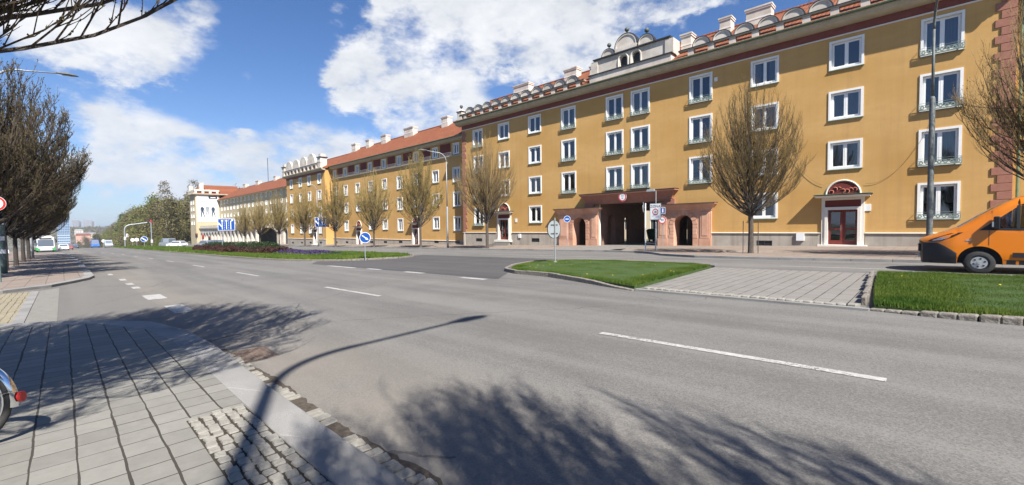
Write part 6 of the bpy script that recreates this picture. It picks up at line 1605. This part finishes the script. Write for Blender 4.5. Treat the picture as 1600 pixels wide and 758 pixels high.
for sg in (-1,1):
    mb = MB(); mb.box(.0,.06,sg*.9-.16,sg*.9+.16,.62,.78); mb.build('headlight', K['lens'], bus, local=True)
    mb = MB(); mb.quad((-.6,sg*1.262,1.25),(-11.6,sg*1.262,1.25),(-11.6,sg*1.235,2.5),(-.6,sg*1.235,2.5)); mb.build('side_window', K['panelwin'], bus, local=True)
    mb = MB(); mb.tube([(-.1,sg*1.15,2.7),(.25,sg*1.35,2.6),(.25,sg*1.4,2.3)],.03,6); mb.box(.18,.3,sg*1.42-.11,sg*1.42+.11,1.85,2.35); mb.build('mirror', K['black'], bus, local=True)
    for x in (-2.6,-9): wheel(bus, (x, sg*1.12, .48), .48, .28, sg)

# bicycle standing at the left edge: the rear wheel faces the road
bk = thing('bicycle', 'parked bicycle with a chrome rear mudguard and red reflector at the left edge', 'bicycle', (-5.09,-.615,gz(-5.09)+.10), R(-22))
rw = .335
def bwheel(y):
    mb = MB(); mb.torus((0,y,rw),(1,0,0),rw-.02,.024,40,8); w = mb.build('wheel', K['rubber'], bk, local=True, smooth=True)
    mb = MB(); mb.torus((0,y,rw),(1,0,0),rw-.048,.012,36,6); mb.cyl((-.05,y,rw),(.05,y,rw),.025,10); mb.build('rim', K['chrome'], w, local=True, smooth=True)
    mb = MB()
    for i in range(28):
        a = 2*PI*i/28; o = .03 if i % 2 else -.03; b = a + (.5 if i % 4 < 2 else -.5)
        mb.tube([(o,y+.02*math.cos(b),rw+.02*math.sin(b)),(0,y+(rw-.05)*math.cos(a),rw+(rw-.05)*math.sin(a))], .0016, 4)
    mb.build('spoke_set', K['chrome'], w, local=True); return w
bwheel(0); bwheel(-1.06)
def guard(y, a0, a1):
    mb = MB(); n = 22; pr = [(-.034,-.022),(-.026,.0),(0,.010),(.026,.0),(.034,-.022)]; vs = []
    for i in range(n+1):
        a = a0+(a1-a0)*i/n
        for x, q in pr: vs.append((x, y+(rw+.028+q)*math.cos(a), rw+(rw+.028+q)*math.sin(a)))
    k = len(pr); mb.add(vs, [(i*k+j,i*k+j+1,(i+1)*k+j+1,(i+1)*k+j) for i in range(n) for j in range(k-1)]); return mb
g = guard(0, R(-8), R(185)).build('mudguard', K['chrome'], bk, local=True, smooth=True)
mb = MB(); mb.disc((0,rw+.052,rw+.02),(0,1,.1),.038,.022,18); mb.cyl((0,rw+.02,rw+.02),(0,rw+.05,rw+.02),.02,10); mb.build('reflector', K['red'], bk, local=True)
mb = MB()
for sg in (-1,1): mb.tube([(sg*.055,0,rw),(sg*.036,(rw+.03)*math.cos(R(12)),rw+(rw+.03)*math.sin(R(12)))], .003, 5)
mb.build('mudguard_stay', K['chrome'], bk, local=True)
guard(-1.06, R(5), R(170)).build('mudguard', K['chrome'], bk, local=True, smooth=True)
mb = MB(); bb = (0,-.44,.29); st = (0,-.30,.80); hd_ = (0,-.86,.78); hl = (0,-.90,.62)
for a, b, r in ((bb,st,.016),(bb,hl,.02),(st,hd_,.016)): mb.cyl(a,b,r,10)
for sg in (-1,1): mb.tube([(sg*.05,0,rw),(sg*.045,-.2,.31),(0,-.44,.29)],.010,8); mb.tube([(sg*.05,0,rw),(sg*.03,-.25,.72),st],.008,8); mb.tube([hl,(sg*.045,-.95,.55),(sg*.05,-1.06,rw)],.012,8)
mb.cyl(hl,(0,-.84,.95),.018,10); mb.build('frame', K['signwhite'], bk, local=True, smooth=True)
mb = MB(); mb.tube([(-.29,-.70,1.02),(-.22,-.82,1.05),(0,-.84,.98),(.22,-.82,1.05),(.29,-.70,1.02)],.012,8); mb.build('handlebar', K['chrome'], bk, local=True)
mb = MB(); mb.hexa([(-.02,-.42,.90),(.02,-.42,.90),(.10,-.17,.90),(-.10,-.17,.90)],[(-.02,-.44,.95),(.02,-.44,.95),(.11,-.15,.97),(-.11,-.15,.97)]); mb.cyl(st,(0,-.28,.91),.013,8); mb.build('saddle', K['black'], bk, local=True, bevel=.015)
mb = MB(); mb.disc((.05,-.44,.29),(1,0,0),.09,.006,20); mb.cyl((-.10,-.44,.29),(.10,-.44,.29),.012,8); mb.tube([(.07,-.44,.29),(.07,-.50,.14)],.008,6); mb.box(.07,.16,-.54,-.47,.125,.145); mb.tube([(-.07,-.44,.29),(-.07,-.38,.44)],.008,6); mb.box(-.16,-.07,-.41,-.34,.435,.455); mb.build('crank', K['chrome'], bk, local=True)
mb = MB(); mb.tube([(-.04,-.40,.27),(-.14,-.30,.0)],.008,6); mb.build('kickstand', K['metal_dark'], bk, local=True)

# ------------------------------------------------------------------ far town
tw = thing('office_tower', 'blue glazed office tower behind the bus', 'building', (-600, 2, -23))
mb = MB(); mb.box(-612,-600,-3.0,5.6,-23,14.2); mb.box(-609,-603,-1,3.5,14.2,15.2); mb.build('body', K['towerglass'], tw)
mb = MB()
for i in range(12): z = -14+2.35*i; mb.box(-599.98,-599.8,-3.0,5.6,z,z+(.8 if i < 6 else .25))
for i in range(8): y = -3.0+1.2*i; mb.box(-599.9,-599.7,y,y+.15,-20,14)
mb.build('facade_band', K['towerband'], tw)
for (y0, y1, z1, lab) in ((20,39,33.5,'grey tower block on the far hill, left of the two'),(43,64.5,33.5,'grey tower block on the far hill, right of the two')):
    t = thing('tower_block', lab, 'building', (-1650, (y0+y1)/2, 10)); ym = y0+(y1-y0)*.72
    mb = MB(); mb.box(-1665,-1650,y0,ym,5,z1); mb.box(-1665,-1651,ym,y1,5,z1-3); mb.build('wall', K['panel'], t)
    mb = MB()
    for i in range(9):
        z = 8+2.75*i
        for k in range(8):
            a = y0+1+(y1-y0-2)*k/8
            if z+1.4 < z1-3.2 or a < ym-1.5: mb.box(-1650.8,-1649.8,a,a+1.3,z,z+1.4)
    mb.build('window_row', K['panelwin'], t)
def far_house(label, x, y0, y1, z0, z1, m, rz):
    t = thing('far_house', label, 'house', (x, (y0+y1)/2, z0)); mb = MB(); mb.box(x-12,x,y0,y1,z0,z1); mb.build('wall', m, t)
    mb = MB(); A = [(x-12.5,y0-.5,z1),(x+.5,y0-.5,z1),(x+.5,y1+.5,z1),(x-12.5,y1+.5,z1)]; mb.add(A+[(x-6,y0+1,z1+rz),(x-6,y1-1,z1+rz)],[(0,1,4),(1,2,5,4),(2,3,5),(3,0,4,5)]); mb.build('roof', K['tile'] if m is not K['gable'] else K['panel'], t)
    mb = MB()
    for k in range(int((y1-y0)/3)):
        for z in (z0+3, z0+6): 
            if z+1.5 < z1: mb.box(x-.1,x+.08,y0+1+3*k,y0+2.2+3*k,z,z+1.5)
    mb.build('window', K['panelwin'], t)
far_house('salmon pink house on the slope below the tower blocks', -900, 14, 30, -18, -4, K['brick'], 2.5)
far_house('white house on the slope below the left tower block', -1100, 16, 27, -6, 4, K['gable'], 1.5)
far_house('low pale long building on the slope below the tower blocks', -1000, 17, 40, -10, -1.5, K['gable'], 1.0)

# ------------------------------------------------------------------ sky, sun, camera
SUN_AZ = Vector((.92,-.39)); SUN_EL = R(47)
w = bpy.data.worlds.new('World'); sc.world = w; w.use_nodes = True
N, L = w.node_tree.nodes, w.node_tree.links; N.clear()
out = N.new('ShaderNodeOutputWorld'); bg = N.new('ShaderNodeBackground'); bg.inputs['Strength'].default_value = .056
sky = N.new('ShaderNodeTexSky'); sky.sky_type = 'NISHITA'; sky.sun_disc = False; sky.sun_elevation = SUN_EL; sky.sun_rotation = math.atan2(SUN_AZ.x, SUN_AZ.y)
sky.air_density = 1.0; sky.dust_density = .3; sky.ozone_density = 1.6; sky.altitude = 250
M = lambda op, a, b=None, c=None: math_node(N, L, op, a, b, c)
tc = N.new('ShaderNodeTexCoord'); sx = N.new('ShaderNodeSeparateXYZ'); L.new(tc.outputs['Generated'], sx.inputs[0])
el = M('MULTIPLY', M('ARCSINE', sx.outputs['Z']), 180/PI)
az = M('MULTIPLY', M('ARCTAN2', sx.outputs['Y'], M('MULTIPLY', sx.outputs['X'], -1.)), 180/PI)
# turbulence in the direction's own space, stretched sideways
mp = N.new('ShaderNodeMapping'); mp.inputs['Scale'].default_value = (1,1,1.8); L.new(tc.outputs['Generated'], mp.inputs['Vector'])
def noise(s_, d, r=.6, off=0):
    n = N.new('ShaderNodeTexNoise'); n.inputs['Scale'].default_value = s_; n.inputs['Detail'].default_value = d; n.inputs['Roughness'].default_value = r
    if off:
        m_ = N.new('ShaderNodeMapping'); m_.inputs['Location'].default_value = (off,off*.7,off*.3); m_.inputs['Scale'].default_value = (1,1,1.8); L.new(tc.outputs['Generated'], m_.inputs['Vector']); L.new(m_.outputs[0], n.inputs['Vector'])
    else: L.new(mp.outputs[0], n.inputs['Vector'])
    return n.outputs['Fac']
n1 = noise(7, 9, .62); n2 = noise(2.6, 4, .5, 3.1); n3 = noise(11, 8, .6, 7.7)
azw = M('ADD', az, M('MULTIPLY', M('SUBTRACT', n1, .5), 6.)); elw = M('ADD', el, M('MULTIPLY', M('SUBTRACT', n3, .5), 5.))
CLOUDS = [(7.7,19.4,4.9,2.5,1.),(11.5,22.3,2.9,1.4,.8),(4.2,17.2,3.4,3.3,.9),(6.8,15.4,5.4,1.5,.8),(-.8,17.7,5.1,4.,.9),(5.7,10.7,4.9,2.1,1.),(6.8,8.1,6.,1.9,.9),(3.4,5.6,4.8,1.8,.7),(9.9,6.4,7.1,2.3,.9),(15.8,7.8,7.4,2.8,.95),(22.5,10.,4.3,2.6,1.),(14.9,10.8,1.1,.7,.7),(16.,16.1,1.8,1.2,.6),(7.,.9,11.7,2.2,.35),(33.2,22.6,5.6,4.6,1.),(39.7,23.9,9.1,4.5,1.),(46.3,23.6,10.6,4.,1.),(54.5,24.,9.4,3.3,1.),(62.4,24.9,9.3,2.2,1.),(28.5,19.5,3.5,2.4,1.),(27.7,16.2,3.8,1.8,.9),(23.7,17.5,1.4,1.,.7),(37.1,16.4,4.9,3.3,1.),(33.8,13.2,4.9,1.9,.8),(40.3,13.8,5.,2.3,.8),(52.,19.2,5.7,2.1,.75),(49.5,16.4,3.3,1.1,.4),(56.9,20.7,3.2,2.1,.6),(68.3,25.,4.1,1.2,.7),(31.7,24.5,2.4,2.6,.8),
  (18,5.2,9,2.,.9),(12,3.6,9,1.6,.65),(26.5,8,4,2.4,.9),(36,14,6,3.,1.),(31,11.6,4,2.,.8),(42,12.4,4.5,2.2,.75),(29,18,4,3,.8),(-60,30,22,6,.9),(160,28,26,6,.9),(-120,14,30,4,.8)]
tot = None
for a, e, ra, re, k in CLOUDS:
    da = M('DIVIDE', M('SUBTRACT', azw, a), ra*1.05); de = M('DIVIDE', M('SUBTRACT', elw, e), re*1.05)
    q = M('MULTIPLY', M('EXPONENT', M('MULTIPLY', M('ADD', M('MULTIPLY', da, da), M('MULTIPLY', de, de)), -1.)), k)
    tot = q if tot is None else M('ADD', tot, q)
f = M('ADD', M('MINIMUM', tot, 1.15), M('MULTIPLY', M('SUBTRACT', n1, .5), 2.3)); f = M('ADD', f, M('MULTIPLY', M('SUBTRACT', n3, .5), 1.3))
mr = N.new('ShaderNodeMapRange'); mr.interpolation_type = 'SMOOTHSTEP'; mr.inputs['From Min'].default_value = .55; mr.inputs['From Max'].default_value = 1.25; L.new(f, mr.inputs['Value'])
cr = N.new('ShaderNodeValToRGB'); e0 = cr.color_ramp.elements; e0[0].position = .15; e0[0].color = (5.6,5.95,6.5,1); e0[1].position = .8; e0[1].color = (8.9,8.95,9.1,1)
shade = M('ADD', M('MULTIPLY', n3, 1.2), M('MULTIPLY', M('SUBTRACT', n2, .5), 1.2)); L.new(M('SUBTRACT', shade, .05), cr.inputs['Fac'])
hs = N.new('ShaderNodeHueSaturation'); hs.inputs['Saturation'].default_value = 1.15; L.new(sky.outputs[0], hs.inputs['Color'])
tint = N.new('ShaderNodeMixRGB'); tint.blend_type = 'MULTIPLY'; tint.inputs[0].default_value = 1; tint.inputs[2].default_value = (.84,.97,1.22,1); L.new(hs.outputs[0], tint.inputs[1])
mx = N.new('ShaderNodeMix'); mx.data_type = 'RGBA'; L.new(M('MULTIPLY', mr.outputs[0], .96), mx.inputs['Factor']); L.new(tint.outputs[0], mx.inputs['A']); L.new(cr.outputs[0], mx.inputs['B'])
hz = N.new('ShaderNodeMix'); hz.data_type = 'RGBA'; L.new(M('MULTIPLY', M('EXPONENT', M('DIVIDE', M('MULTIPLY', M('MAXIMUM', el, 0.), -1.), 6.)), .72), hz.inputs['Factor']); L.new(mx.outputs['Result'], hz.inputs['A']); hz.inputs['B'].default_value = (4.4,5.5,7.4,1)
L.new(hz.outputs['Result'], bg.inputs['Color']); L.new(bg.outputs[0], out.inputs[0])
ld = bpy.data.lights.new('Sun', 'SUN'); ld.energy = 5.0; ld.angle = R(.53); ld.color = (1,.955,.88)
lo_ = bpy.data.objects.new('Sun', ld); COL.objects.link(lo_)
sd = Vector((SUN_AZ.x*math.cos(SUN_EL), SUN_AZ.y*math.cos(SUN_EL), math.sin(SUN_EL))).normalized()
lo_.rotation_euler = sd.to_track_quat('Z', 'Y').to_euler(); lo_.location = (20,-20,60)

# thin spring haze over the whole town
hm = bpy.data.materials.new('haze air'); hm.use_nodes = True; N_, L_ = nt(hm); N_.clear(); o_ = N_.new('ShaderNodeOutputMaterial'); pv = N_.new('ShaderNodeVolumePrincipled')
pv.inputs['Color'].default_value = (.80,.88,1,1); pv.inputs['Density'].default_value = .00022; pv.inputs['Anisotropy'].default_value = .2; L_.new(pv.outputs[0], o_.inputs['Volume'])
mb = MB(); mb.box(-7000,500,-2600,2600,-60,46); tag(mb.build('haze', hm), 'thin bluish spring haze lying over the street and the far town', 'haze', kind='stuff')
cd = bpy.data.cameras.new('Camera'); cam = bpy.data.objects.new('Camera', cd); COL.objects.link(cam); sc.camera = cam
cd.sensor_width = 36; cd.lens = 36*680/1600; cd.clip_start = .05; cd.clip_end = 12000
pit, rol, aa = R(2.172), R(-.729), R(45.95)
Rw = Vector((math.sin(aa), math.cos(aa), 0)); Fw = Vector((-math.cos(aa), math.sin(aa), 0)); Uw = Vector((0,0,1))
f_ = Fw*math.cos(pit) - Uw*math.sin(pit); u_ = Fw*math.sin(pit) + Uw*math.cos(pit)
r2 = Rw*math.cos(rol) + u_*math.sin(rol); u2 = -Rw*math.sin(rol) + u_*math.cos(rol)
m = Matrix((r2, u2, -f_)).transposed().to_4x4(); m.translation = (0,0,1.6); cam.matrix_world = m
sc.view_settings.view_transform = 'Standard'; sc.view_settings.look = 'None'; sc.view_settings.exposure = 1.05; sc.view_settings.gamma = 1; sc.view_settings.use_curve_mapping = False
sc.cycles.use_denoising = True; sc.cycles.max_bounces = 6; sc.cycles.transparent_max_bounces = 10; sc.cycles.diffuse_bounces = 3; sc.cycles.glossy_bounces = 3; sc.cycles.caustics_reflective = False; sc.cycles.caustics_refractive = False
sc.cycles.sample_clamp_indirect = 6
